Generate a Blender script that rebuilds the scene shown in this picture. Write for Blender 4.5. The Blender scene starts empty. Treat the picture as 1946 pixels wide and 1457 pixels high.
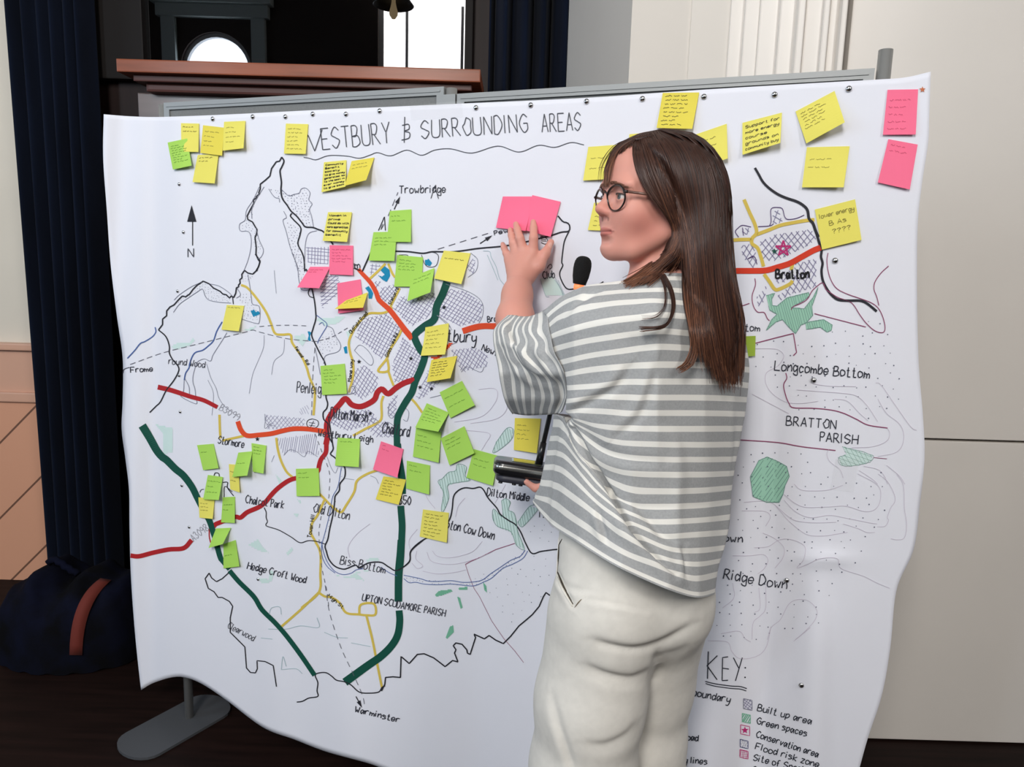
import bpy, bmesh, math, random
import numpy as np
from mathutils import Vector, Matrix

# ------------------------------------------------------------------ camera, world, lights, exposure
FW, FH, FPX = 1946.0, 1457.0, 1405.0
CAM_H = 1.38
PITCH, ROLL = math.radians(9.0), math.radians(1.7)
_R0 = np.array([1.0, 0, 0]); _F = np.array([0, math.cos(PITCH), -math.sin(PITCH)]); _U0 = np.array([0, math.sin(PITCH), math.cos(PITCH)])
_R = _R0 * math.cos(ROLL) + _U0 * math.sin(ROLL)
_U = _U0 * math.cos(ROLL) - _R0 * math.sin(ROLL)
CAM = np.array([0.0, 0.0, CAM_H])
scene = bpy.context.scene
COL = scene.collection
cam_data = bpy.data.cameras.new('camera')
cam_data.sensor_width = 36.0
cam_data.sensor_fit = 'HORIZONTAL'
cam_data.lens = FPX / FW * 36.0
cam_data.clip_start = 0.05
cam = bpy.data.objects.new('camera', cam_data)
m4 = Matrix.Identity(4)
for i in range(3):
    m4[i][0], m4[i][1], m4[i][2], m4[i][3] = _R[i], _U[i], -_F[i], CAM[i]
cam.matrix_world = m4
COL.objects.link(cam)
scene.camera = cam

world = bpy.data.worlds.new('world'); scene.world = world
world.use_nodes = True
bg = world.node_tree.nodes['Background']
bg.inputs[0].default_value = (0.84, 0.92, 1.0, 1)
bg.inputs[1].default_value = 0.34

def area_light(name, loc, target, sx, sy, energy, color):
    d = bpy.data.lights.new(name, 'AREA'); d.shape = 'RECTANGLE'; d.size = sx; d.size_y = sy
    d.energy = energy; d.color = color
    o = bpy.data.objects.new(name, d); COL.objects.link(o)
    o.location = loc
    o.rotation_euler = (Vector(target) - Vector(loc)).to_track_quat('-Z', 'Y').to_euler()
    return o
# daylight entering by the two windows in the wall behind the camera
area_light('window_daylight', (-0.95, -2.2, 3.5), (-0.95, 0, 2.7), 1.05, 1.7, 168, (1.0, 0.97, 0.93))
area_light('arched_window_daylight', (-3.09, -2.2, 2.9), (-3.09, 0, 2.9), 0.75, 2.1, 100, (0.80, 0.90, 1.0))

area_light('added_east_light', (2.1, -2.2, 3.5), (1.6, 0, 2.5), 1.0, 1.7, 66, (1.0, 0.97, 0.93))  # unseen source, added to brighten the right-hand wall
# added west light, no window seen there, to brighten the return wall
area_light('added_side_light', (-4.72, 0.3, 2.5), (-1.0, 0.9, 2.1), 1.5, 2.4, 44, (0.66, 0.82, 1.0))

scene.view_settings.view_transform = 'Standard'
scene.view_settings.look = 'None'
scene.view_settings.exposure = 0.0
scene.view_settings.gamma = 1.0
scene.view_settings.use_curve_mapping = False

# ------------------------------------------------------------------ helpers
random.seed(7)
def ray(px, py):
    """direction through a pixel of the photograph; its length gives depth 1 along the optical axis"""
    return _F + _R * ((px - FW / 2) / FPX) + _U * ((FH / 2 - py) / FPX)
def WY(px, py, y):
    d = ray(px, py); return CAM + d * (y / d[1])
def WZ(px, py, z):
    d = ray(px, py); return CAM + d * ((z - CAM_H) / d[2])
def WX(px, py, x):
    d = ray(px, py); return CAM + d * (x / d[0])

def lin(c):
    c = c / 255.0
    return c / 12.92 if c <= 0.04045 else ((c + 0.055) / 1.055) ** 2.4
def rgb(r, g, b):
    return (lin(r), lin(g), lin(b), 1.0)
MATS = {}
def mat(name, col, rough=0.6, metal=0.0, spec=0.5, noise=0.0, scale=20.0, bump=0.0, stretch=(1, 1, 1), col2=None, emit=None, sheen=0.0, coat=0.0):
    if name in MATS: return MATS[name]
    m = bpy.data.materials.new(name); m.use_nodes = True
    nt = m.node_tree; b = nt.nodes['Principled BSDF']
    b.inputs['Base Color'].default_value = col
    b.inputs['Roughness'].default_value = rough
    b.inputs['Metallic'].default_value = metal
    b.inputs['Specular IOR Level'].default_value = spec
    if sheen: b.inputs['Sheen Weight'].default_value = sheen
    if coat: b.inputs['Coat Weight'].default_value = coat; b.inputs['Coat Roughness'].default_value = 0.15
    if emit: b.inputs['Emission Color'].default_value = emit[0]; b.inputs['Emission Strength'].default_value = emit[1]
    if noise or bump:
        tc = nt.nodes.new('ShaderNodeTexCoord'); mp = nt.nodes.new('ShaderNodeMapping')
        mp.inputs['Scale'].default_value = stretch
        nz = nt.nodes.new('ShaderNodeTexNoise'); nz.inputs['Scale'].default_value = scale; nz.inputs['Detail'].default_value = 5
        nt.links.new(tc.outputs['Object'], mp.inputs[0]); nt.links.new(mp.outputs[0], nz.inputs['Vector'])
        if noise:
            mx = nt.nodes.new('ShaderNodeMix'); mx.data_type = 'RGBA'
            c2 = col2 if col2 else tuple(x * (1 - noise) for x in col[:3]) + (1,)
            mx.inputs['A'].default_value = col; mx.inputs['B'].default_value = c2
            rp = nt.nodes.new('ShaderNodeMapRange'); rp.inputs[1].default_value = 0.35; rp.inputs[2].default_value = 0.65
            nt.links.new(nz.outputs[0], rp.inputs[0]); nt.links.new(rp.outputs[0], mx.inputs['Factor'])
            nt.links.new(mx.outputs['Result'], b.inputs['Base Color'])
        if bump:
            bp = nt.nodes.new('ShaderNodeBump'); bp.inputs['Strength'].default_value = bump; bp.inputs['Distance'].default_value = 0.002
            nt.links.new(nz.outputs[0], bp.inputs['Height']); nt.links.new(bp.outputs[0], b.inputs['Normal'])
    MATS[name] = m
    return m

def mesh_obj(name, verts, faces, mats, parent=None, smooth=True, midx=None, attrs=None):
    me = bpy.data.meshes.new(name)
    me.from_pydata([tuple(map(float, v)) for v in verts], [], [tuple(map(int, f)) for f in faces])
    if not isinstance(mats, (list, tuple)): mats = [mats]
    for m in mats: me.materials.append(m)
    if midx is not None: me.polygons.foreach_set('material_index', np.asarray(midx, dtype=np.int32))
    if smooth: me.polygons.foreach_set('use_smooth', np.ones(len(me.polygons), dtype=bool))
    if attrs:
        for k, (typ, val) in attrs.items():
            a = me.attributes.new(k, typ, 'POINT')
            if typ == 'FLOAT': a.data.foreach_set('value', np.asarray(val, dtype=np.float32))
            else: a.data.foreach_set('color', np.asarray(val, dtype=np.float32).ravel())
    me.update()
    o = bpy.data.objects.new(name, me); COL.objects.link(o)
    if parent is not None:
        o.parent = parent
        o.matrix_parent_inverse = parent.matrix_world.inverted()
    return o
def bm_obj(name, bm, mats, parent=None, smooth=False):
    me = bpy.data.meshes.new(name); bm.normal_update(); bm.to_mesh(me); bm.free()
    if not isinstance(mats, (list, tuple)): mats = [mats]
    for m in mats: me.materials.append(m)
    if smooth: me.polygons.foreach_set('use_smooth', np.ones(len(me.polygons), dtype=bool))
    o = bpy.data.objects.new(name, me); COL.objects.link(o)
    if parent is not None:
        o.parent = parent
        o.matrix_parent_inverse = parent.matrix_world.inverted()
    return o
def thing(name, label, cat, loc=(0, 0, 0), group=None):
    o = bpy.data.objects.new(name, None); COL.objects.link(o)
    o.location = tuple(map(float, loc)); o.empty_display_size = 0.05
    bpy.context.view_layer.update()
    return tag(o, label, cat, group)
def tag(o, label, cat, group=None, kind=None):
    o['label'] = label; o['category'] = cat
    if group: o['group'] = group
    if kind: o['kind'] = kind
    return o
def struct(o):
    o['kind'] = 'structure'; return o

def add_box(bm, lo, hi, bevel=0.0, M=None):
    vs = [bm.verts.new(((lo[0], hi[0])[i & 1], (lo[1], hi[1])[(i >> 1) & 1], (lo[2], hi[2])[(i >> 2) & 1])) for i in range(8)]
    fs = [(0, 2, 3, 1), (4, 5, 7, 6), (0, 1, 5, 4), (2, 6, 7, 3), (0, 4, 6, 2), (1, 3, 7, 5)]
    nf = [bm.faces.new([vs[i] for i in f]) for f in fs]
    if M is not None: bmesh.ops.transform(bm, matrix=M, verts=vs)
    if bevel:
        es = list({e for f in nf for e in f.edges})
        bmesh.ops.bevel(bm, geom=es, offset=bevel, segments=2, affect='EDGES', profile=0.7)
def box(name, lo, hi, m, parent=None, bevel=0.0, M=None):
    bm = bmesh.new(); add_box(bm, lo, hi, bevel, M); return bm_obj(name, bm, m, parent)
def tube_geo(path, rad, n=10, caps=True):
    """swept tube: vertices, faces"""
    P = [np.array(p, float) for p in path]; k = len(P)
    R = rad if hasattr(rad, '__len__') else [rad] * k
    V, F = [], []
    t0 = P[1] - P[0]; t0 /= np.linalg.norm(t0)
    a = np.array([0, 0, 1.0]) if abs(t0[2]) < 0.9 else np.array([1.0, 0, 0])
    nrm = a - t0 * a.dot(t0); nrm /= np.linalg.norm(nrm)
    for i in range(k):
        t = P[min(i + 1, k - 1)] - P[max(i - 1, 0)]; t /= (np.linalg.norm(t) + 1e-12)
        nrm = nrm - t * nrm.dot(t); nrm /= (np.linalg.norm(nrm) + 1e-12)
        b = np.cross(t, nrm)
        for j in range(n):
            th = 2 * math.pi * j / n
            V.append(P[i] + (nrm * math.cos(th) + b * math.sin(th)) * R[i])
    for i in range(k - 1):
        for j in range(n):
            j2 = (j + 1) % n
            F.append((i * n + j, i * n + j2, (i + 1) * n + j2, (i + 1) * n + j))
    if caps:
        F.append(tuple(range(n - 1, -1, -1))); F.append(tuple(range((k - 1) * n, k * n)))
    return V, F
def tube(name, path, rad, m, parent=None, n=12, smooth=True):
    V, F = tube_geo(path, rad, n); return mesh_obj(name, V, F, m, parent, smooth)
def cr(pts, n=8):
    """Catmull-Rom through points (any dimension)"""
    P = [np.array(p, float) for p in pts]
    if len(P) < 3:
        return [P[0] + (P[-1] - P[0]) * i / n for i in range(n + 1)]
    Q = [2 * P[0] - P[1]] + P + [2 * P[-1] - P[-2]]
    out = []
    for i in range(1, len(Q) - 2):
        a, b, c, d = Q[i - 1], Q[i], Q[i + 1], Q[i + 2]
        for j in range(n):
            t = j / n
            out.append(0.5 * (2 * b + (c - a) * t + (2 * a - 5 * b + 4 * c - d) * t * t + (3 * b - a - 3 * c + d) * t ** 3))
    out.append(P[-1])
    return out
def lathe(name, prof, centre, m, parent=None, n=32, axis=None):
    V, F = [], []
    k = len(prof)
    for r, z in prof:
        for j in range(n):
            a = 2 * math.pi * j / n; V.append(np.array([r * math.cos(a), r * math.sin(a), z]))
    for i in range(k - 1):
        for j in range(n):
            j2 = (j + 1) % n; F.append((i * n + j, i * n + j2, (i + 1) * n + j2, (i + 1) * n + j))
    if axis is not None:
        q = Vector((0, 0, 1)).rotation_difference(Vector(axis)).to_matrix()
        q = np.array(q); V = [q @ v for v in V]
    V = [v + np.array(centre) for v in V]
    return mesh_obj(name, V, F, m, parent)
def sstep(a, b, x):
    t = np.clip((x - a) / (b - a), 0, 1); return t * t * (3 - 2 * t)
def gauss(x, c, w): return np.exp(-((x - c) / w) ** 2)
# ------------------------------------------------------------------ room shell
M_floor = mat('floor_dark_boards', rgb(32, 19, 16), 0.6, spec=0.12, noise=0.5, scale=3.0, stretch=(1, 14, 1))
M_cream = mat('cream_paint', rgb(214, 205, 190), 0.7, noise=0.05, scale=2.0)
M_white = mat('white_paint', rgb(222, 216, 208), 0.55, noise=0.04, scale=2.0)
M_gloss = mat('white_gloss_paint', rgb(226, 220, 213), 0.3, noise=0.03, scale=3.0)
M_dark = mat('black_gap', rgb(16, 15, 15), 0.8)
YB, YR = 3.0, 2.06            # back wall, wall with the door
def quad_slab(name, a, b, z0, z1, th, m):
    """upright wall slab from plan point a to b, thickened away to its left"""
    a = np.array(a, float); b = np.array(b, float); t = (b - a) / np.linalg.norm(b - a); n = np.array([-t[1], t[0]]) * th
    P = [a, b, b + n, a + n]
    V = [(p[0], p[1], z) for z in (z0, z1) for p in P]
    F = [(3, 2, 1, 0), (4, 5, 6, 7), (0, 1, 5, 4), (1, 2, 6, 5), (2, 3, 7, 6), (3, 0, 4, 7)]
    return struct(mesh_obj(name, V, F, m, smooth=False))
struct(box('floor', (-4.6, -2.4, -0.06), (3.2, 3.3, 0.0), M_floor))
quad_slab('wall_back', (-4.6, YB), (0.42, YB), 0, 4.6, 0.2, M_cream)
quad_slab('wall_return', (0.30, YB), (0.44, YR + 0.005), 0, 4.6, -0.16, M_white)

struct(box('ceiling', (-4.75, -2.15, 4.6), (3.35, 3.2, 4.75), mat('ceiling_paint', rgb(150, 150, 152), 0.9)))
M_side = mat('side_wall_paint', rgb(112, 112, 116), 0.9)
struct(box('wall_east', (3.2, -2.15, 0.0), (3.35, 3.2, 4.6), M_side))
bm = bmesh.new()      # west wall round an opening added for the side light
for lo, hi in (((-4.75, -2.15, 0), (-4.6, -0.6, 4.6)), ((-4.75, 1.2, 0), (-4.6, 3.2, 4.6)), ((-4.75, -0.6, 0), (-4.6, 1.2, 1.15)), ((-4.75, -0.6, 3.8), (-4.6, 1.2, 4.6))): add_box(bm, lo, hi)
struct(bm_obj('wall_west', bm, M_side))

# pink tongue-and-groove wainscot on the back wall, seen beside the curtain
M_wain = None
def wainscot_material():
    m = bpy.data.materials.new('pink_wainscot_paint'); m.use_nodes = True
    nt = m.node_tree; b = nt.nodes['Principled BSDF']; b.inputs['Roughness'].default_value = 0.45
    b.inputs['Base Color'].default_value = rgb(208, 152, 122)
    tc = nt.nodes.new('ShaderNodeTexCoord'); sep = nt.nodes.new('ShaderNodeSeparateXYZ'); nt.links.new(tc.outputs['Object'], sep.inputs[0])
    def mth(op, a, bb):
        n = nt.nodes.new('ShaderNodeMath'); n.operation = op
        for i, v in enumerate((a, bb)):
            if isinstance(v, (int, float)): n.inputs[i].default_value = v
            else: nt.links.new(v, n.inputs[i])
        return n.outputs[0]
    d = mth('SUBTRACT', sep.outputs[2], sep.outputs[0])
    fr = mth('FRACT', mth('DIVIDE', d, 0.30), 0.0)
    g = mth('LESS_THAN', fr, 0.035)
    mx = nt.nodes.new('ShaderNodeMix'); mx.data_type = 'RGBA'
    mx.inputs['A'].default_value = rgb(208, 152, 122); mx.inputs['B'].default_value = rgb(110, 76, 60)
    nt.links.new(g, mx.inputs['Factor']); nt.links.new(mx.outputs['Result'], b.inputs['Base Color'])
    bp = nt.nodes.new('ShaderNodeBump'); bp.invert = True; bp.inputs['Distance'].default_value = 0.006
    nt.links.new(g, bp.inputs['Height']); nt.links.new(bp.outputs[0], b.inputs['Normal'])
    return m
M_wain = wainscot_material()
M_wainp = mat('pink_rail_paint', rgb(204, 158, 134), 0.4)
zr = WY(20, 652, YB - 0.04)[2]; zr2 = WY(20, 757, YB - 0.03)[2]
struct(box('trim_1', (-4.6, YB - 0.03, 0.0), (-1.75, YB, zr2), M_wain))
bm = bmesh.new()
add_box(bm, (-4.6, YB - 0.028, zr2), (-1.75, YB, zr - 0.02))
add_box(bm, (-4.6, YB - 0.05, zr - 0.028), (-1.75, YB, zr), 0.006)
add_box(bm, (-4.6, YB - 0.045, zr2 - 0.012), (-1.75, YB, zr2 + 0.028), 0.006)
struct(bm_obj('trim_2', bm, M_wainp))

# wall with the white door and its mouldings
xc = WY(1270, 300, YR)[0]
def dx(px): return WY(px, 60, YR)[0]
x_d0 = dx(1606)
quad_slab('wall_right', (0.44, YR), (x_d0 - 0.26, YR), 0, 4.6, 0.16, M_white)
zd = WY(1850, 837, YR - 0.02)[2]; zb = WY(1800, 1412, YR - 0.02)[2]
bm = bmesh.new()
add_box(bm, (x_d0 + 0.006, YR - 0.02, 0.006), (x_d0 + 2.0, YR + 0.03, zd - 0.004), 0.003)
add_box(bm, (x_d0 + 0.006, YR - 0.02, zd + 0.003), (x_d0 + 2.0, YR + 0.03, 3.4), 0.003)
door = struct(bm_obj('door_1', bm, M_gloss))
struct(box('door_gap_shade', (x_d0 - 0.02, YR + 0.032, 0.0), (x_d0 + 2.2, YR + 0.06, 3.5), M_dark))  # dark sheet behind the door, painting shade into its gaps
bm = bmesh.new()      # stepped architrave
for a, b, y in ((1385, 1412, 0.0), (1412, 1440, -0.012), (1440, 1478, -0.018), (1478, 1512, -0.03), (1512, 1526, -0.048), (1526, 1560, -0.036), (1560, 1572, -0.046), (1572, 1594, -0.03), (1594, 1605, -0.05)):
    add_box(bm, (WY(a, 60, YR + y)[0], YR + y - 0.008, 0.0), (WY(b, 60, YR + y)[0], YR + 0.1, 3.6), 0.0035)
struct(bm_obj('trim_3', bm, M_gloss))
# small white fitting high on the wall corner
t = thing('wall_sensor', 'small white boxy fitting high on the white wall corner', 'sensor', WY(1254, 6, 2.1))
c = WY(1255, -14, 2.18)
bm = bmesh.new(); add_box(bm, c - np.array([0.026, 0.035, 0.05]), c + np.array([0.026, 0.05, 0.04]), 0.012); bm_obj('housing', bm, M_gloss, t)
bm = bmesh.new(); add_box(bm, c - np.array([0.02, 0.028, 0.058]), c + np.array([0.018, 0.03, -0.046]), 0.006); bm_obj('lens_cover', bm, mat('sensor_lens', rgb(196, 190, 180), 0.25), t)

# rear wall, behind the camera, with the two windows that light the hall and show in the mirror
YW = -2.0
M_rear = mat('rear_wall_dark_panel', rgb(74, 62, 56), 0.8)
W1 = (-1.45, -0.45, 1.2, 4.35); W2 = (-3.45, -2.73, 1.9, 3.62)
bm = bmesh.new()
def wallpiece(x0, x1, z0, z1): add_box(bm, (x0, YW - 0.15, z0), (x1, YW, z1))
wallpiece(-4.6, W2[0], 0, 4.6); wallpiece(W2[1], W1[0], 0, 4.6); wallpiece(W1[1], 1.6, 0, 4.6); wallpiece(2.6, 3.2, 0, 4.6); wallpiece(1.6, 2.6, 0, 1.2); wallpiece(1.6, 2.6, 4.35, 4.6)  # right-hand opening is made up, to admit the added east light
wallpiece(W2[0], W2[1], 0, W2[2]); wallpiece(W2[0], W2[1], 3.95, 4.6); wallpiece(W1[0], W1[1], 0, W1[2]); wallpiece(W1[0], W1[1], W1[3], 4.6)
struct(bm_obj('wall_rear', bm, M_rear))
bm = bmesh.new()      # arched head of the left window: ring of blocks closing the square opening
cx, rr = (W2[0] + W2[1]) / 2, (W2[1] - W2[0]) / 2
N = 18
for i in range(N):
    a0, a1 = math.pi * i / N, math.pi * (i + 1) / N
    pts = [(cx + rr * math.cos(a0), 3.26 + rr * math.sin(a0)), (cx + rr * math.cos(a1), 3.26 + rr * math.sin(a1))]
    vs = [bm.verts.new((pts[0][0], y, pts[0][1])) for y in (YW - 0.15, YW)] + [bm.verts.new((pts[1][0], y, pts[1][1])) for y in (YW, YW - 0.15)]
    up = [bm.verts.new((v.co.x, v.co.y, 3.96)) for v in vs]
    bm.faces.new(vs)
    for k in range(4): bm.faces.new((vs[k], vs[(k + 1) % 4], up[(k + 1) % 4], up[k]))
struct(bm_obj('wall_rear_arch', bm, M_rear))
M_wf = mat('window_frame_paint', rgb(225, 225, 222), 0.4)
bm = bmesh.new()
for x in (W1[0], W1[1] - 0.07, -1.18, -0.62): add_box(bm, (x, YW - 0.09, W1[2]), (x + (0.05 if x in (W1[0], W1[1] - 0.07) else 0.028), YW - 0.04, W1[3]))
for z in (W1[2], 2.02, 2.62, 3.3, W1[3] - 0.07): add_box(bm, (W1[0], YW - 0.088, z), (W1[1], YW - 0.042, z + 0.035))
struct(bm_obj('window_1', bm, M_wf))
bm = bmesh.new()
for r0, r1 in ((rr - 0.04, rr), ):
    for i in range(N):
        a0, a1 = math.pi * i / N, math.pi * (i + 1) / N
        q = [(cx + r * math.cos(a), 3.26 + r * math.sin(a)) for r, a in ((r0, a0), (r1, a0), (r1, a1), (r0, a1))]
        A = [bm.verts.new((x, YW - 0.04, z)) for x, z in q]; B = [bm.verts.new((x, YW - 0.09, z)) for x, z in q]
        bm.faces.new(A); bm.faces.new(B[::-1])
        for k in range(4): bm.faces.new((A[k], A[(k + 1) % 4], B[(k + 1) % 4], B[k]))
for x in (W2[0], W2[1] - 0.05): add_box(bm, (x, YW - 0.09, W2[2]), (x + 0.05, YW - 0.04, 3.26))
add_box(bm, (W2[0], YW - 0.09, W2[2]), (W2[1], YW - 0.04, W2[2] + 0.06))
struct(bm_obj('window_2', bm, M_wf))
bm = bmesh.new()      # moulded square surround and hood over the arched window
add_box(bm, (W2[0] - 0.16, YW, 1.8), (W2[0] - 0.02, YW + 0.06, 3.8), 0.01); add_box(bm, (W2[1] + 0.02, YW, 1.8), (W2[1] + 0.16, YW + 0.06, 3.8), 0.01)
add_box(bm, (W2[0] - 0.2, YW, 3.74), (W2[1] + 0.2, YW + 0.08, 3.86), 0.01); add_box(bm, (W2[0] - 0.24, YW, 3.86), (W2[1] + 0.24, YW + 0.13, 3.96), 0.01)
struct(bm_obj('trim_4', bm, mat('arch_surround_paint', rgb(214, 224, 218), 0.6)))

# ------------------------------------------------------------------ curtains
def curtain(name, label, xl, xr, yc, ztop, zbot, folds, seed, lean=0.0):
    rnd = random.Random(seed)
    m = mat('navy_velvet', rgb(15, 22, 38), 0.95, spec=0.1, noise=0.35, scale=6, stretch=(3, 1, 0.4), sheen=0.04)
    t = thing(name, label, 'curtain', ((xl + xr) / 2, yc, 0))
    nu, nv = 160, 24
    ph = [rnd.uniform(0, 6.28) for _ in range(4)]
    V, F = [], []
    for j in range(nv + 1):
        v = j / nv; z = zbot + (ztop - zbot) * v
        for i in range(nu + 1):
            u = i / nu
            s = u * folds * 2 * math.pi + 0.5 * math.sin(3 * u * 6.28 + ph[0]) + 0.25 * math.sin(2.2 * v + ph[1])
            y = yc + 0.045 * math.sin(s) + 0.018 * math.sin(2 * s + ph[2] + v) + 0.012 * math.sin(5.3 * u * 6.28 + 3 * v + ph[3])
            x = xl + (xr - xl) * u + 0.012 * math.cos(s) + lean * (1 - v)
            V.append((x, y, z))
    for j in range(nv):
        for i in range(nu):
            a = j * (nu + 1) + i; F.append((a, a + 1, a + nu + 2, a + nu + 1))
    o = mesh_obj('cloth', V, F, m, t)
    md = o.modifiers.new('thick', 'SOLIDIFY'); md.thickness = 0.006
    w = rnd.uniform(0.05, 0.07)
    hem = [(xl + (xr - xl) * i / 60, 0, 0) for i in range(61)]
    return t
XL0 = WY(4, 30, 2.86)[0]; XL1 = WY(60, 1085, 2.86)[0]
curtain('curtain', 'long navy velvet curtain hanging beside the pink wainscot, dark bag at its foot', XL0 + 0.02, WY(186, 300, 2.86)[0], 2.86, 3.3, 0.02, 6, 3)
curtain('curtain', 'navy velvet curtain between the mantelpiece and the white wall', WY(926, 80, 2.88)[0], WY(1112, 80, 2.88)[0], 2.88, 3.3, 0.02, 5, 11)

# ------------------------------------------------------------------ fireplace with mantel shelf and dark mirror above
M_mah = mat('mahogany', rgb(150, 78, 46), 0.4, spec=0.3, noise=0.35, scale=5, stretch=(0.6, 6, 6), coat=0.08)
M_mahd = mat('dark_mahogany', rgb(34, 19, 17), 0.5, spec=0.2, noise=0.4, scale=5, stretch=(6, 6, 0.6))
fp = thing('fireplace', 'dark wooden fireplace with a reddish mantel shelf behind the display boards', 'fireplace', (WY(560, 200, 2.8)[0], 2.85, 0))
YS = 2.62
xm0, xm1 = WY(221, 125, YS)[0], WY(913, 140, YS)[0]
zt = WY(560, 121, YS)[2]; zbm = WY(560, 146, YS)[2]
box('mantel_shelf', (xm0, YS, zbm), (xm1, YB - 0.04, zt), M_mah, fp, 0.004)
bm = bmesh.new()
add_box(bm, (xm0 + 0.04, YS + 0.03, zbm - 0.022), (xm1 - 0.03, YB - 0.04, zbm), 0.004)
add_box(bm, (xm0 + 0.07, YS + 0.055, zbm - 0.05), (xm1 - 0.05, YB - 0.04, zbm - 0.02), 0.008)
bm_obj('moulding', bm, mat('mantel_moulding', rgb(70, 32, 24), 0.4, spec=0.3), fp)
M_pan = mat('frieze_panel_wood', rgb(92, 74, 68), 0.35, noise=0.3, scale=4, stretch=(0.6, 5, 5), coat=0.2)
YP = YS + 0.1
xp0, xp1 = WY(262, 190, YP)[0], WY(595, 180, YP)[0]
box('frieze_panel', (xp0, YP, zbm - 0.30), (xp1, YB - 0.04, zbm - 0.045), M_pan, fp, 0.004)
box('frieze_panel', (xp1 + 0.03, YP, zbm - 0.30), (xm1 - 0.1, YB - 0.04, zbm - 0.045), M_mah, fp, 0.004)
bm = bmesh.new(); add_box(bm, (xp1 + 0.004, YP - 0.008, zbm - 0.32), (xp1 + 0.026, YB - 0.04, zbm - 0.045), 0.006); bm_obj('bead', bm, M_mahd, fp)
bm = bmesh.new()
add_box(bm, (xm0 + 0.02, YP + 0.02, 0.0), (xp0 - 0.004, YB - 0.04, zbm - 0.05), 0.004)
bm_obj('jamb', bm, M_mahd, fp)
struct(box('wall_back_panelling', (WY(150, 300, YB - 0.05)[0], YB - 0.035, 0.0), (WY(1085, 300, YB - 0.05)[0], YB - 0.002, 4.3), M_mahd))
bm = bmesh.new(); add_box(bm, (xm1 - 0.35, YP + 0.02, 0.0), (xm1 - 0.06, YB - 0.04, zbm - 0.31), 0.004); bm_obj('jamb', bm, M_mahd, fp)
bm = bmesh.new(); add_box(bm, (xp0, YP + 0.14, 0.0), (xm1 - 0.36, YB - 0.04, zbm - 0.31)); bm_obj('hearth_back', bm, M_dark, fp)

mr = thing('mirror', 'dark tinted mirror above the mantel shelf, reflecting the hall windows', 'mirror', (WY(560, 60, 2.93)[0], 2.93, zt))
M_mir = mat('dark_tinted_mirror', (0.075, 0.075, 0.08, 1), 0.008, metal=1.0)
YM = 2.94
xg0, xg1 = WY(278, 60, YM)[0], WY(884, 60, YM)[0]
box('glass', (xg0, YM, zt + 0.004), (xg1, YM + 0.012, zt + 1.2), M_mir, mr)
bm = bmesh.new()
add_box(bm, (xg0 - 0.19, YM - 0.03, zt), (xg0, YM + 0.02, zt + 1.25), 0.006)
add_box(bm, (xg1, YM - 0.02, zt), (xg1 + 0.03, YM + 0.02, zt + 1.25), 0.004)
add_box(bm, (xg0 - 0.02, YM - 0.03, zt + 1.2), (xg1 + 0.03, YM + 0.02, zt + 1.26), 0.006)
bm_obj('frame', bm, mat('mirror_frame_black_wood', rgb(22, 18, 17), 0.6, spec=0.15), mr)

# pendant lamp of the hall: out of the frame itself, seen in the mirror
YV = 2 * YM - 5.4
lp = WY(748, 10, 5.4); lx, lz = lp[0], lp[2]
lt = thing('pendant_lamp', 'metal pendant lamp with a bare clear bulb, seen reflected in the mirror', 'lamp', (lx, YV, lz))
M_shade = mat('pendant_shade_metal', rgb(150, 146, 140), 0.35, metal=0.7)
lathe('lamp_shade', [(0.02, 0.13), (0.03, 0.125), (0.05, 0.1), (0.10, 0.05), (0.14, 0.0), (0.136, -0.004), (0.096, 0.045), (0.045, 0.095)], (lx, YV, lz), M_shade, lt)
lathe('bulb', [(0.0, -0.09), (0.012, -0.088), (0.028, -0.065), (0.03, -0.045), (0.02, -0.01), (0.014, 0.02), (0.014, 0.05)], (lx, YV, lz), mat('bulb_glass', rgb(230, 190, 120), 0.1, emit=((1, 0.75, 0.4, 1), 1.5)), lt)
tube('flex', [(lx, YV, lz + 0.12), (lx, YV, 4.55)], 0.004, M_dark, lt, 8)

# ------------------------------------------------------------------ bag on the floor by the curtain
bg_t = thing('sports_bag', 'dark navy sports bag with an orange-red strap, lying at the foot of the curtain', 'bag', (WY(130, 1290, 2.35)[0], 2.4, 0))
bx0 = WY(-20, 1240, 2.35)[0]; bx1 = WY(262, 1240, 2.35)[0]
M_bag = mat('navy_bag_fabric', rgb(9, 9, 12), 0.95, spec=0.08, noise=0.5, scale=9, bump=0.4, col2=rgb(14, 17, 34))
V, F = [], []
nu, nv = 48, 20
for j in range(nv + 1):
    a = math.pi * j / nv
    for i in range(nu + 1):
        u = i / nu; x = bx0 + (bx1 - bx0) * u
        env = (math.sin(math.pi * min(max(u, 0.001), 0.999))) ** 0.35
        hgt = (0.30 + 0.03 * math.sin(u * 9) + 0.02 * math.sin(u * 23)) * env
        dep = 0.20 * env
        y = 2.45 - dep * math.copysign(abs(math.cos(a)) ** 0.7, math.cos(a))
        z = 0.004 + hgt * math.sin(a) ** 0.6 + 0.006 * math.sin(u * 40 + a * 7)
        V.append((x, y, max(z, 0.003)))
for j in range(nv):
    for i in range(nu):
        a = j * (nu + 1) + i; F.append((a, a + 1, a + nu + 2, a + nu + 1))
mesh_obj('body', V, F, M_bag, bg_t)
def bag_pt(u, a, off):
    x = bx0 + (bx1 - bx0) * u; env = math.sin(math.pi * u) ** 0.35
    hgt = (0.30 + 0.03 * math.sin(u * 9) + 0.02 * math.sin(u * 23)) * env
    return np.array([x, 2.45 - (0.20 * env + off) * math.copysign(abs(math.cos(a)) ** 0.7, math.cos(a)), 0.004 + (hgt + off) * math.sin(a) ** 0.6])
V, F = [], []
for k in range(15):
    a = 0.1 + (1.35) * k / 14; uu = 0.66 + 0.055 * k / 14
    V += [bag_pt(uu, a, 0.008), bag_pt(uu + 0.07, a, 0.008)]
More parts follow.
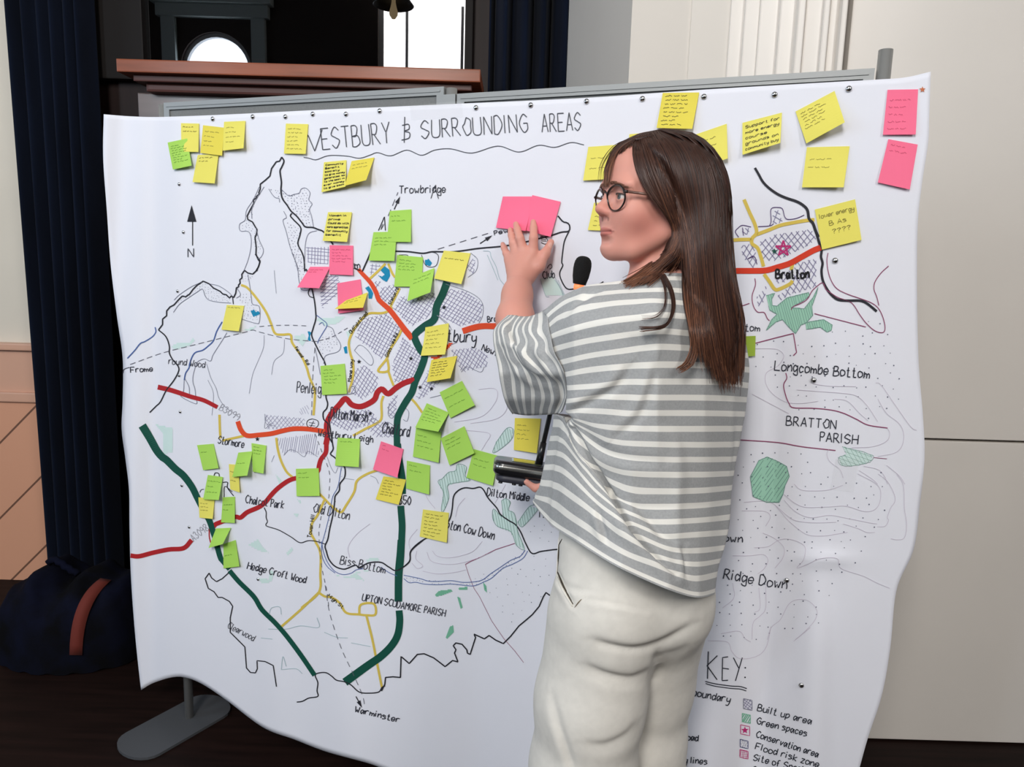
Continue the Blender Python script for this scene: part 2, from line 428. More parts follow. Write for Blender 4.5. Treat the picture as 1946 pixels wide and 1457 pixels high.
for k in range(14): F.append((2 * k, 2 * k + 1, 2 * k + 3, 2 * k + 2))
o = mesh_obj('strap', V, F, mat('orange_red_webbing', rgb(100, 32, 20), 0.85), bg_t); o['label'] = 'orange-red strap'
md = o.modifiers.new('thick', 'SOLIDIFY'); md.thickness = 0.004
tube('handle', [bag_pt(0.35 + 0.02 * k, 1.5 + 0.02 * (k % 2), 0.01 + 0.05 * math.sin(math.pi * k / 10)) for k in range(11)], 0.012, M_bag, bg_t, 8)
# ------------------------------------------------------------------ display boards
BA, BB = np.array([-0.97, 2.04]), np.array([0.56, 1.45])
_bd = (BB - BA) / np.linalg.norm(BB - BA)
B_U = np.array([_bd[0], _bd[1], 0.0])                       # along the boards
B_N = np.array([_bd[1], -_bd[0], 0.0])                      # out of the boards, towards the room
B_0 = np.array([BB[0], BB[1], 0.0])
def onboard(px, py, n=0.0):
    d = ray(px, py); t = (np.dot(B_0 - CAM, B_N) + n) / np.dot(d, B_N); return CAM + d * t
def bu(p): return float(np.dot(p - B_0, B_U))
def bpt(u, n, z): return B_0 + B_U * u + B_N * n + np.array([0, 0, z])
M_alu = mat('brushed_aluminium', rgb(146, 148, 148), 0.5, metal=0.3)
M_felt = mat('grey_felt', rgb(122, 124, 124), 0.95, noise=0.12, scale=300)
M_pole = mat('silver_pole', rgb(168, 168, 166), 0.35, metal=0.5)
M_foot = mat('grey_powder_coat', rgb(70, 72, 76), 0.6)
pa, pb = onboard(303, 205), onboard(1682, 140)
ds = thing('display_stand', 'free-standing grey felt display boards in aluminium frames that carry the paper map', 'display board', (bpt(-0.8, -0.012, 0)))
def panel(pxl, pyl, pxr, pyr):
    l, r = onboard(pxl, pyl), onboard(pxr, pyr)
    ul, ur, zl, z2 = bu(l), bu(r), l[2], r[2]
    zb = 0.42
    def pp(f, n, g):      # f along, g 0 bottom .. 1 top
        zt_ = zl + (z2 - zl) * f
        return bpt(ul + (ur - ul) * f, n, zb + (zt_ - zb) * g)
    w = ur - ul; h = zl - zb; fr = 0.018
    def slab(name, f0, f1, g0, g1, n0, n1, m, parent):
        V = [pp(f, n, g) for n in (n0, n1) for g in (g0, g1) for f in (f0, f1)]
        F = [(0, 2, 3, 1), (4, 5, 7, 6), (0, 1, 5, 4), (2, 6, 7, 3), (0, 4, 6, 2), (1, 3, 7, 5)]
        return V, F
    V, F = slab('', fr / w * .7, 1 - fr / w * .7, fr / h * .7, 1 - fr / h * .7, -0.022, -0.006, M_felt, ds)
    pn = mesh_obj('panel', V, F, M_felt, ds, smooth=False)
    VV, FF = [], []
    def add(*a):
        v, f = slab('', *a, None, None); o = len(VV); VV.extend(v); FF.extend([tuple(i + o for i in q) for q in f])
    a, b = fr / w, fr / h
    for (f0, f1, g0, g1) in ((0, 1, 1 - b, 1), (0, 1, 0, b), (0, a, b, 1 - b), (1 - a, 1, b, 1 - b)):
        add(f0, f1, g0, g1, -0.026, -0.001)
    for (f0, f1, g0, g1) in ((a * .5, 1 - a * .5, 1 - b * .62, 1 - b * .4),): add(f0, f1, g0, g1, -0.002, 0.0008)
    mesh_obj('panel_frame', VV, FF, M_alu, pn, smooth=False)
panel(310, 195, 843, 164)
panel(868, 178, 1663, 129)
def board_pole(u, ztop):
    tube('pole', [bpt(u, -0.0135, 0.008), bpt(u, -0.0135, ztop)], 0.0125, M_pole, ds, 16)
zL = onboard(303, 198)[2]; zM = onboard(850, 166)[2]; zR = onboard(1687, 91)[2]
u_l, u_m, u_r = bu(onboard(303, 200)), bu(onboard(853, 190)), bu(onboard(1681, 130))
board_pole(u_l, zL); board_pole(u_m, zM); board_pole(u_r, zR)
for u, z in ((u_m, zM), ):       # clip joining the two panels at the middle pole
    mesh_obj('clip', *(lambda c: ([c + B_U * a + B_N * b + np.array([0, 0, e]) for b in (-0.028, 0.001) for e in (-0.05, 0.0) for a in (-0.016, 0.016)],
             [(0, 2, 3, 1), (4, 5, 7, 6), (0, 1, 5, 4), (2, 6, 7, 3), (0, 4, 6, 2), (1, 3, 7, 5)]))(bpt(u, 0, z - 0.015)), M_alu, ds, smooth=False)
# flat steel feet: long rounded plates lying on the floor
def foot(u, front, back, hw=0.082):
    c = bpt(u, -0.0135, 0); ax = B_N
    if u < -1.2:
        e0, e1 = WZ(222, 1426, 0.005), WZ(412, 1322, 0.005); ax = (e0 - e1) / np.linalg.norm(e0 - e1); front = np.dot(e0 - c, ax); back = np.dot(c - e1, ax); c = c + np.array([0, 0, 0])
    sd = np.array([-ax[1], ax[0], 0])
    out = []
    for k in range(13):
        a = -math.pi / 2 + math.pi * k / 12; out.append(c + ax * (front - hw * 0.7 + hw * 0.7 * math.cos(a)) + sd * hw * math.sin(a))
    for k in range(13):
        a = math.pi / 2 + math.pi * k / 12; out.append(c - ax * (back - hw * 0.7) + ax * hw * 0.7 * math.cos(a) + sd * hw * math.sin(a))
    n = len(out)
    V = [p + np.array([0, 0, 0.001]) for p in out] + [p + np.array([0, 0, 0.009]) for p in out]
    F = [tuple(range(n - 1, -1, -1)), tuple(range(n, 2 * n))] + [(i, (i + 1) % n, n + (i + 1) % n, n + i) for i in range(n)]
    return mesh_obj('foot', V, F, M_foot, ds, smooth=False)
foot(u_l, 0.36, 0.26); foot(u_m, 0.05, 0.35); foot(u_r, 0.05, 0.3)

# ------------------------------------------------------------------ the big paper map
def disp(px, py):
    """how far the paper stands off the boards, metres"""
    low = sstep(650, 1420, py)
    d = 0.010 + 0.0045 * (1 + np.sin(px / 78 + 0.8 * np.sin(py / 260))) * (0.35 + 1.2 * low)
    d = d + 0.022 * low * gauss(px, 760, 260) + 0.012 * low * gauss(px, 430, 120)
    d = d + 0.028 * sstep(960, 1250, py) * gauss(px, 1570 - 0.10 * (py - 1000), 62) + 0.010 * gauss(py, 1062, 14) * gauss(px, 1565, 50)
    d = d - 0.014 * gauss(px, 1500, 40) * sstep(900, 1200, py) * 0.6
    d = d - 0.010 * gauss(px, 1468 - 0.03 * (py - 700), 24) * sstep(520, 700, py) + 0.007 * gauss(px, 1405, 34) * sstep(560, 760, py) - 0.007 * gauss(px, 1585, 22) * sstep(1000, 1150, py)
    d = d + 0.006 * gauss(px, 338, 20) * sstep(700, 300, py) - 0.006 * gauss(px, 292, 16) + 0.006 * gauss(px, 470 + 0.12 * (py - 900), 34) * sstep(560, 900, py) - 0.006 * gauss(px, 905, 40) * sstep(300, 700, py) + 0.007 * gauss(px, 640 + 0.1 * (py - 1200), 40) * sstep(900, 1300, py)
    e = np.clip((310 - px) / 110.0, 0, 1.4)
    d = d + 0.034 * e * e * (0.6 + 0.8 * sstep(300, 900, py)) + 0.009 * np.sin(px / 15.0 + py / 260) * e
    e2 = np.clip((255 + 0.02 * (py - 800) - px) / 26.0, 0, 1) * sstep(520, 760, py)
    d = d - 0.020 * e2 * e2
    r = np.clip((px - 1690) / 70.0, 0, 1.3)
    d = d - 0.012 * r * r
    return np.maximum(d, 0.004)
def onpaper(px, py, off=0.0): return onboard(px, py, float(disp(px, py)) + off)
def onpaper_many(P, off):
    P = np.asarray(P, float)
    D = _F[None] + _R[None] * ((P[:, 0:1] - FW / 2) / FPX) + _U[None] * ((FH / 2 - P[:, 1:2]) / FPX)
    t = (np.dot(B_0 - CAM, B_N) + disp(P[:, 0], P[:, 1]) + off) / (D @ B_N)
    return CAM[None] + D * t[:, None]
E_left = [(197, 217), (196, 300), (203, 400), (210, 500), (222, 600), (233, 680), (233, 760), (231, 815), (238, 870), (245, 930), (246, 1000), (248, 1080), (253, 1160), (260, 1240), (268, 1311)]
E_right = [(1769, 136), (1766, 220), (1764, 270), (1752, 350), (1744, 430), (1743, 560), (1746, 690), (1754, 790), (1757, 870), (1748, 960), (1736, 1045), (1704, 1120), (1692, 1230), (1676, 1320), (1650, 1400), (1634, 1457), (1612, 1540), (1604, 1640)]
E_top = [(197, 217), (250, 221), (310, 222), (440, 217), (620, 208), (760, 202), (870, 197), (1110, 186), (1340, 170), (1560, 157), (1668, 151), (1720, 147), (1769, 136)]
E_bot = [(268, 1311), (290, 1298), (325, 1287), (352, 1287), (385, 1300), (430, 1330), (500, 1382), (560, 1405), (620, 1428), (700, 1450), (760, 1470), (900, 1500), (1200, 1560), (1450, 1610), (1604, 1640)]
def curve_at(E, n):
    c = np.array(cr(E, 12)); s = np.concatenate([[0], np.cumsum(np.linalg.norm(np.diff(c, axis=0), axis=1))]); s /= s[-1]
    q = np.linspace(0, 1, n); return np.stack([np.interp(q, s, c[:, 0]), np.interp(q, s, c[:, 1])], 1)
NU, NV = 190, 130
Lc, Rc, Tc, Bc = curve_at(E_left, NV + 1), curve_at(E_right, NV + 1), curve_at(E_top, NU + 1), curve_at(E_bot, NU + 1)
G = np.zeros((NV + 1, NU + 1, 2))
for j in range(NV + 1):
    v = j / NV
    for i in range(NU + 1):
        u = i / NU
        G[j, i] = (1 - u) * Lc[j] + u * Rc[j] + (1 - v) * Tc[i] + v * Bc[i] - ((1 - u) * (1 - v) * Lc[0] + u * (1 - v) * Rc[0] + (1 - u) * v * Lc[-1] + u * v * Rc[-1])
PV = onpaper_many(G.reshape(-1, 2), 0.0)
PF = [(j * (NU + 1) + i, (j + 1) * (NU + 1) + i, (j + 1) * (NU + 1) + i + 1, j * (NU + 1) + i + 1) for j in range(NV) for i in range(NU)]
mp_t = thing('wall_map', 'huge hand-drawn paper map of Westbury and surrounding areas pinned across the display boards', 'map', bpt(-0.8, 0.02, 0.06))
M_paper = mat('map_paper', rgb(231, 232, 241), 0.7, spec=0.3, noise=0.015, scale=3.0)
o = mesh_obj('paper_sheet', PV, PF, M_paper, mp_t)
md = o.modifiers.new('thick', 'SOLIDIFY'); md.thickness = 0.0004; md.offset = -1
# make sure the sheet's normal faces the room, so its thickness grows to the back
if np.dot(np.cross(PV[NU + 1] - PV[0], PV[1] - PV[0]), B_N) < 0: o.data.flip_normals()

# --- drawing kit: everything is laid out on the sheet, in the photograph's frame
CR = {'p': (0, 0, 1), 'c1': (180, 140, 3.886), 'c2': (560, 180, 3.238), 'c3': (220, 480, 3.886), 'c4': (560, 470, 3.886), 'c5': (220, 780, 3.886), 'c6': (580, 740, 3.886),
      'c7': (220, 1050, 3.243), 'c8': (600, 1000, 3.886), 'r1': (1080, 150, 6.072), 'r2': (1380, 150, 4.8575), 'r3': (1380, 360, 4.8575), 'r4': (1380, 620, 4.8575), 'r5': (1360, 900, 4.626), 'r6': (1280, 1190, 4.423), 'r7': (900, 340, 6.477)}
def cv(k, pts):
    ox, oy, s = CR[k]; return [(ox + x / s, oy + y / s) for x, y in pts]
def num(s):
    a = [float(x) for x in s.replace(',', ' ').split()]; return list(zip(a[::2], a[1::2]))
class Ink:
    def __init__(self): self.V, self.F, self.n = [], [], 0
    def ribbon(self, P, w, off, taper=None):
        off += 0.0004
        P = np.array(P, float)
        # resample
        seg = np.linalg.norm(np.diff(P, axis=0), axis=1); s = np.concatenate([[0], np.cumsum(seg)])
        if s[-1] < 1e-6: return
        k = max(1, int(math.ceil(s[-1] / 7.0)))
        q = np.unique(np.concatenate([np.linspace(0, s[-1], k + 1), s])) if len(P) < 60 else np.linspace(0, s[-1], max(k, len(P)))
        q = q[np.concatenate([[True], np.diff(q) > 0.02])]
        P = np.stack([np.interp(q, s, P[:, 0]), np.interp(q, s, P[:, 1])], 1)
        if len(P) < 2: return
        T = np.gradient(P, axis=0); T /= (np.linalg.norm(T, axis=1, keepdims=True) + 1e-9)
        Nn = np.stack([-T[:, 1], T[:, 0]], 1)
        ww = np.full(len(P), w / 2.0)
        if taper is not None: ww = ww * np.interp(q / s[-1], [0, 1], taper)
        A = onpaper_many(P + Nn * ww[:, None], off); B = onpaper_many(P - Nn * ww[:, None], off)
        b = self.n
        for i in range(len(P)): self.V += [A[i], B[i]]
        self.F += [(b + 2 * i, b + 2 * i + 1, b + 2 * i + 3, b + 2 * i + 2) for i in range(len(P) - 1)]
        self.n += 2 * len(P)
    def fill(self, P, off, step=3.0):
        off += 0.0004
        P = np.array(P, float); ys = np.arange(P[:, 1].min(), P[:, 1].max(), step)
        for y in ys:
            xs = scan(P, y + step / 2)
            for a, b in zip(xs[::2], xs[1::2]):
                k = max(1, int((b - a) / 8)); X = np.linspace(a, b, k + 1)
                q = onpaper_many([(x, y) for x in X] + [(x, y + step) for x in X], off); n0 = self.n
                self.V += list(q); self.n += 2 * (k + 1)
                self.F += [(n0 + i, n0 + i + 1, n0 + k + 2 + i, n0 + k + 1 + i) for i in range(k)]
    def dot(self, x, y, r, off):
        off += 0.0004
        q = onpaper_many([(x + r * math.cos(a), y + r * math.sin(a)) for a in np.linspace(0, 6.283, 6, endpoint=False)], off)
        self.V += list(q); self.F.append(tuple(range(self.n, self.n + 6))); self.n += 6
    def build(self, name, m, parent):
        if not self.V: return None
        return mesh_obj(name, self.V, self.F, m, parent, smooth=False)
def scan(P, y):
    xs = []
    for i in range(len(P)):
        (x0, y0), (x1, y1) = P[i], P[(i + 1) % len(P)]
        if (y0 <= y) != (y1 <= y): xs.append(x0 + (y - y0) * (x1 - x0) / (y1 - y0))
    return sorted(xs)
def hatch(ink, P, ang, step, w, off, wob=0.0):
    P = np.array(P, float); a = math.radians(ang); c, s = math.cos(a), math.sin(a)
    Q = np.stack([P[:, 0] * c + P[:, 1] * s, -P[:, 0] * s + P[:, 1] * c], 1)
    y = Q[:, 1].min() + step * 0.5
    while y < Q[:, 1].max():
        xs = scan(Q, y)
        for u, v in zip(xs[::2], xs[1::2]):
            if v - u < 2: continue
            y2 = y + random.uniform(-wob, wob); u -= random.uniform(-1, 1.5); v += random.uniform(-1, 1.5)
            ink.ribbon([(u * c - y * s, u * s + y * c), (v * c - y2 * s, v * s + y2 * c)], w, off)
        y += step * random.uniform(0.85, 1.15)
def dots(ink, P, step, r, off):
    P = np.array(P, float)
    y = P[:, 1].min() + step / 2; row = 0
    while y < P[:, 1].max():
        xs = scan(P, y)
        for a, b in zip(xs[::2], xs[1::2]):
            x = a + step * (0.3 + 0.5 * (row % 2))
            while x < b - 1: ink.dot(x + random.uniform(-.25, .25) * step, y + random.uniform(-.25, .25) * step, r * random.uniform(.7, 1.2), off); x += step
        y += step * 0.85; row += 1
# single-stroke pen letters on a grid: baseline y=2, x-height 6, capitals 8
FONT = {
 'A': '02 28 42|14 34', 'B': '02 08|~08 28 37 25 05|~05 35 43 22 02', 'C': '~47 28 05 22 43', 'D': '02 08|~08 28 45 22 02', 'E': '48 08 02 42|05 35', 'F': '48 08 02|05 35',
 'G': '~47 28 05 22 43 45|25 45', 'H': '02 08|42 48|05 45', 'I': '02 08', 'J': '~28 23 12 03', 'K': '02 08|48 05 42', 'L': '08 02 42', 'M': '02 08 25 48 42', 'N': '02 08 42 48',
 'O': '~28 16 05 13 22 43 45 47 28', 'P': '02 08|~08 28 37 25 05', 'Q': '~28 05 22 45 28|33 52', 'R': '02 08|~08 28 37 25 05|15 42', 'S': '~47 28 06 25 44 22 03', 'T': '08 48|28 22',
 'U': '~08 03 22 43 48', 'V': '08 22 48', 'W': '08 12 25 32 48', 'X': '08 42|48 02', 'Y': '08 25 48|25 22', 'Z': '08 48 02 42',
 'a': '~35 16 04 12 24 35|36 32', 'b': '08 02|~04 26 34 22 02', 'c': '~35 16 04 12 33', 'd': '~35 16 04 12 34|38 32', 'e': '~04 34 26 05 03 12 33', 'f': '~38 17 12|05 25', 'g': '~35 16 04 12 34|~36 33 30 10 01',
 'h': '08 02|~04 26 34 32', 'i': '06 02|07 08', 'j': '~16 11 00|17 18', 'k': '08 02|36 04 32', 'l': '08 02', 'm': '06 02|~04 15 24 22|~24 35 44 42', 'n': '06 02|~04 26 34 32', 'o': '~16 05 03 12 33 35 16',
 'p': '06 00|~05 26 34 12 03', 'q': '~35 16 04 12 34|36 30', 'r': '06 02|~04 16 36', 's': '~35 16 05 24 33 12 02', 't': '18 12 32|06 26', 'u': '~06 03 12 33|36 32', 'v': '06 12 36', 'w': '06 12 24 32 46', 'x': '06 32|36 02',
 'y': '~06 04 13 34|~36 33 20 00', 'z': '06 36 02 32', '0': '~28 05 22 45 28', '1': '17 28 22', '2': '~07 28 46 24 02|02 42', '3': '~07 28 37 25|~25 44 22 03', '4': '38 04 44|35 32', '5': '48 08 05|~05 35 44 22 03',
 '6': '~48 15 03 22 43 25 04', '7': '08 48 22', '8': '~25 07 28 47 25 03 22 43 25', '9': '~46 28 06 25 46 32', '?': '~07 28 47 25 24|22 23', ':': '03 04|06 07', '.': '02 03', ',': '03 01', '&': '15 00|~18 12 00|~08 38 36 15 45 43 22 02',
 "'": '08 07', '-': '05 35', '/': '02 48'}
def glyph(ch):
    out, mx = [], 1
    for sub in FONT.get(ch, '').split('|'):
        if not sub: continue
        smooth = sub[0] == '~'; pts = [(int(t[0]), int(t[1]) - 2) for t in sub.lstrip('~').split()]
        mx = max(mx, max(p[0] for p in pts))
        out.append([tuple(p) for p in cr(pts, 5)] if smooth and len(pts) > 2 else pts)
    return out, mx
def text_strokes(s, p0, p1, cap, jig=0.25):
    """strokes (lists of points) for S written along p0..p1, capitals CAP high"""
    p0, p1 = np.array(p0, float), np.array(p1, float)
    w = 0.0; items = []
    for ch in s:
        if ch == ' ': w += 2.6; continue
        g, mx = glyph(ch); items.append((g, w)); w += mx + 1.3
    L = np.linalg.norm(p1 - p0); d = (p1 - p0) / L; up = np.array([d[1], -d[0]]); sx = L / max(w - 1.3, 1)
    out = []
    for g, x in items:
        jy = random.uniform(-jig, jig); sl = random.uniform(-.03, .06)
        for st in g: out.append([tuple(p0 + d * (x + px_ + sl * py_) * sx + up * (py_ + jy) * cap / 6.0) for px_, py_ in st])
    return out
INK = {}
def ink(name): return INK.setdefault(name, Ink())
def T(part, k, s, x0, y0, x1, y1, cap, w=1.6):
    sc = CR[k][2]
    (a, b) = cv(k, [(x0, y0), (x1, y1)])
    for st in text_strokes(s, a, b, cap / sc): ink(part).ribbon(st, w * 0.85, 0.0011)
def S(part, k, w, pts, smooth=True, off=0.0009, dash=None, taper=None, wob=0.0):
    P = cv(k, num(pts)); w = w * (0.82 if w < 4 else 0.95)
    if smooth and len(P) > 2: P = [tuple(p) for p in cr(P, 6)]
    if wob:
        P = [(x + random.uniform(-wob, wob), y + random.uniform(-wob, wob)) for x, y in P]
    if dash:
        A = np.array(P); s = np.concatenate([[0], np.cumsum(np.linalg.norm(np.diff(A, axis=0), axis=1))]); q = 0.0
        while q < s[-1]:
            e = min(q + dash[0], s[-1]); qq = np.linspace(q, e, 4)
            ink(part).ribbon(np.stack([np.interp(qq, s, A[:, 0]), np.interp(qq, s, A[:, 1])], 1), w, off); q += dash[0] + dash[1]
    else: ink(part).ribbon(P, w, off, taper)
def FILL(part, k, pts, off=0.0004, step=3.0): ink(part).fill(cv(k, num(pts)), off, step)
def X(part, k, pts, angs, step, w=0.9, off=0.0005, wob=1.0):
    P = cv(k, num(pts))
    for a in angs: hatch(ink(part), P, a, step, w, off, wob)
def D(part, k, pts, step, r=0.9, off=0.0006): dots(ink(part), cv(k, num(pts)), step, r, off)
# ------------------------------------------------------------------ what is drawn on the map
bl, gr, rd, og, ye, ri = 'boundary_marking', 'green_road_marking', 'red_road_marking', 'orange_road_marking', 'yellow_road_marking', 'river_marking'
hx, fl, wd, pl, tx, ti, fx, fp_, ct = 'built_up_hatching_pattern', 'flood_zone_dot_pattern', 'woodland_marking', 'parish_line_marking', 'place_name_lettering', 'title_lettering', 'faint_outline_marking', 'pond_marking', 'contour_marking'
rw = 'railway_dash_marking'; ky = 'key_lettering'; st_ = 'star_marking'
# title, its first letter half under a note
for s, a, b, c in (('ESTBURY', (613, 284), (742, 271), 40), ('SURROUNDING', (801, 263), (1003, 250), 34), ('AREAS', (1030, 251), (1104, 247), 34)):
    for q in text_strokes(s, a, b, c, 0.1): ink(ti).ribbon(q, 1.7, 0.0011)
for q in (((559, 262), (572, 290), (585, 256), (598, 287), (612, 246)),): ink(ti).ribbon(q, 1.7, 0.0011)
for q in (((769, 222), (768, 271)), ((764, 238), (776, 236), (777, 245), (768, 249), (778, 252), (777, 262), (763, 266))):
    ink(ti).ribbon(cr(q, 5) if len(q) > 2 else q, 1.7, 0.0011)
S(ti, 'c2', 1.6, '55 385 90 390 130 400 190 378 240 372 330 378 400 390 470 368 510 355 590 375 690 340 780 372 860 340 960 332 1090 358 1250 315 1380 352 1500 310 1600 323 1700 293 1780 308')
# parish boundary
S(bl, 'c1', 3, '1380 615 1365 645 1340 650 1305 700 1293 755 1260 785 1222 815 1222 850 1210 880 1218 885 1190 910 1200 915 1170 930 1175 955 1150 1000 1125 1050 1130 1075 1165 1095 1185 1130 1198 1150 1195 1180 1183 1210 1192 1280 1190 1330 1205 1370 1220 1390 1210 1420 1195 1457', False)
S(bl, 'c3', 3, '1030 10 1065 60 1055 100 1035 135 1010 158 975 150 950 130 930 160 932 185 915 200 918 225 905 240 908 250 890 260 885 300 870 330 850 320 840 335 815 310 790 305 770 285 740 270 720 260 690 230 645 210 600 240 570 270 545 305 515 325 490 320 460 350 430 385 400 400 375 430 375 465 345 490 345 530 315 570', False)
S(bl, 'c3', 2.8, '315 570 370 620 395 690 395 740 420 790 455 830 465 870 430 940 370 1020 330 1100 295 1135 250 1180')
S(bl, 'c3', 2, '862 325 868 380')
S(bl, 'c1', 3.4, '1380 615 1397 645 1380 690 1368 720 1378 800 1375 860 1385 920 1420 970 1450 1015 1490 1050 1530 1100 1555 1130 1610 1135 1650 1150 1690 1168 1745 1240 1760 1262')
S(bl, 'c1', 3, '1455 1030 1445 1050 1470 1080 1520 1135 1515 1190 1500 1255 1530 1320 1545 1370 1550 1457')
S(bl, 'c4', 3, '74 175 85 160 95 190 110 250 125 300 145 390 155 480 155 530 135 600 125 650 155 720 190 790 225 860 232 960 230 1095 243 1150 235 1190 210 1220 215 1270 245 1300 245 1340 255 1400 275 1440')
S(bl, 'c4', 2, '120 295 100 330 110 360 140 372')
S(bl, 'c5', 3, '1570 40 1580 110 1600 240 1605 285 1585 320 1615 345 1650 380 1690 420 1690 490 1655 540 1650 590 1620 630 1615 680 1605 760 1580 870 1565 950 1545 1000 1555 1040 1575 1100 1620 1150 1680 1170 1720 1160 1770 1140 1795 1165')
S(bl, 'c8', 3, '315 308 390 270 480 265 540 300 600 325 690 260 705 180 800 95')
S(bl, 'c6', 3, '690 1335 770 1270 780 1190 870 1110 1000 1050 1065 960 1085 880 1095 790 1130 745 1180 725 1240 730 1290 720 1320 745 1350 800 1415 875 1440 920 1500 965 1550 995 1590 1050 1630 1140 1675 1210 1740 1195 1835 1182 1900 1178')
S(bl, 'c7', 2.6, '1115 920 1150 915 1190 895 1245 885 1240 850 1245 800 1230 750 1290 738 1330 760 1360 785 1410 795 1450 815 1500 858 1560 865 1620 858 1640 830 1660 820')
S(bl, 'c8', 3, '485 1215 510 1165 515 1115 570 1110 625 1115 630 960 690 1012 750 945 800 940 870 970 910 1000 955 1035 1010 990 1050 1000 1025 935 1035 910 1015 880 1035 860 1080 870 1115 910 1120 935 1140 945 1180 820 1168 795 1245 830 1280 805 1330 840 1385 865 1440 810 1500 735 1560 685 1600 650 1650 590 1680 520 1700 488 1730 510 1800 480', False)
S(bl, 'c7', 2.4, '705 115 655 160 620 178 590 155 575 125 550 160 570 220 605 240 630 275 655 275 700 300 720 330 705 400 705 490 795 580 800 640 805 710 830 738 860 740 872 715 870 665 920 670 970 695 980 760 990 825', False)
S(bl, 'c5', 2, '1095 715 1110 750 1110 790 1120 820 1110 850 1200 880 1290 930 1360 975 1420 960 1480 965 1545 985')
S(bl, 'c5', 2, '725 480 735 460 760 465 765 490'); S(bl, 'c5', 2, '790 530 825 530 825 570 870 630'); S(bl, 'c5', 1.6, '800 640 805 560 860 600'); S(bl, 'c5', 1.4, '620 605 630 585 650 580')
S(bl, 'c2', 3.4, '365 1065 415 1088 450 1010 480 940', False); S(bl, 'c2', 2, '515 835 552 750 558 835', False); S(bl, 'c2', 1.2, '540 795 530 830 550 795', False)
T(tx, 'c4', 'm', 445, 158, 482, 152, 60, 2)
S(bl, 'c2', 3.3, '620 962 700 965 790 975 850 965 980 965 1130 945 1290 930 1420 905 1500 885 1580 865 1640 845 1688 838 1690 800 1670 785 1650 780 1620 745')
S(bl, 'c2', 2.8, '1688 838 1660 900 1650 960 1643 1030 1650 1050 1630 1100 1650 1160 1680 1195 1730 1192 1800 1180 1870 1165 1900 1150')
S(bl, 'c2', 1.2, '700 1000 690 985 640 985'); S(bl, 'c2', 1.4, '780 985 800 1040 830 1060 870 1050 885 1000 870 975 830 965')
S(rw, 'c2', 1.6, '880 950 1190 852', dash=(13, 9)); S(rw, 'c2', 1.6, '575 745 635 600', dash=(13, 8))
for k, a, b in (('c2', (1140, 915), (1215, 865)), ('c2', (612, 705), (648, 625)), ('c7', (1480, 885), (1517, 955))):
    (p, q) = cv(k, [a, b]); p, q = np.array(p), np.array(q); d = (q - p) / np.linalg.norm(q - p); n = np.array([-d[1], d[0]])
    ink(bl).ribbon([tuple(p), tuple(q - d * 4)], 1.8, 0.0009); ink(bl).fill([tuple(q), tuple(q - d * 14 + n * 4), tuple(q - d * 14 - n * 4)], 0.001, 1.0)
S(bl, 'c1', 2, '722 1090 722 1268'); ink(bl).fill(cv('c1', [(715, 970), (683, 1090), (750, 1092)]), 0.001, 1.5)
T(tx, 'c1', 'N', 688, 1355, 730, 1355, 64, 1.8)
S(rw, 'c3', 1.4, '105 825 345 740 600 675 740 640 850 612 960 585 1010 570 1060 585 1250 632 1410 650 1500 655', dash=(11, 6)); S(rw, 'c3', 1.4, '1060 545 1150 538 1280 535 1410 540', dash=(9, 7)); S(rw, 'c3', 1.4, '1500 650 1600 620 1720 550', dash=(8, 5))
S(rw, 'c3', 1.3, '1470 700 1455 900 1445 1200', dash=(11, 6)); S(rw, 'c5', 1.3, '1470 170 1520 300 1560 400 1580 480 1575 600 1570 650 1530 720 1505 850 1500 930 1520 1150 1560 1340 1572 1450', dash=(8, 7))
S(rw, 'c7', 1.3, '1290 200 1320 380 1390 590 1460 740 1520 880 1535 955', dash=(11, 8))
# rivers and ponds
S(ri, 'c3', 2.4, '290 550 295 585 270 620 215 655 180 670 140 720 85 780'); S(ri, 'c3', 2.6, '785 510 745 580 720 650 680 690 640 720 590 735 565 765 545 820 540 850 515 890 505 940')
for q in ('820 590 790 640 745 710 715 760 700 800 660 785 630 790 600 810 585 850 570 910 570 960 585 1010 590 1080', '520 880 505 940 500 1020 480 1060 590 1115 595 1080', '510 930 540 990 545 1050 560 1070'): S(fx, 'c3', 1.3, q)
S(ri, 'c8', 1.5, '650 360 700 370 770 385 840 405 920 405 1000 400 1080 412 1160 410 1230 395 1290 350 1350 310 1440 250 1510 220 1545 175'); S(ri, 'c8', 1.5, '650 385 690 415 740 412 800 425 900 430 1000 425 1100 435 1170 438 1240 410 1300 380 1380 310 1450 280 1530 235 1565 180')
S(ri, 'c8', 1.4, '40 110 60 200 90 270 140 330 200 355 260 345 300 320 350 312'); S(ri, 'c8', 1.4, '480 300 540 340 600 365')
S(ri, 'c5', 1.3, '1665 420 1640 560 1600 640 1580 760 1545 900 1520 1000 1525 1080 1560 1150 1620 1200')
D(fl, 'c8', '650 360 770 385 920 405 1160 410 1290 350 1440 250 1545 175 1565 180 1450 280 1300 380 1170 438 900 430 740 412 690 415', 6, 0.8)
D(fl, 'c5', '1690 420 1650 590 1605 760 1545 1000 1520 1000 1545 900 1580 760 1640 560 1665 420', 7, 0.7)
for q in ('995 430 1020 420 1035 440 1050 430 1072 450 1040 465 1015 472',): FILL(fp_, 'c3', q, step=1.5)
for q in ('635 170 660 135 700 165 705 210 680 255 650 240 615 205 645 215 665 200', '520 300 545 285 565 310 580 340 570 380 545 375 545 330', '960 95 990 85 1015 115 1000 138 965 130', '95 620 125 625 112 655 120 690 95 685 104 650', '360 735 385 730 390 785 370 780'): FILL(fp_, 'c4', q, step=1.5)
S(ri, 'c3', 1.6, '1480 460 1520 490 1560 530 1530 590 1500 640 1490 670'); S(ri, 'c3', 1.4, '1500 530 1525 515 1540 540')
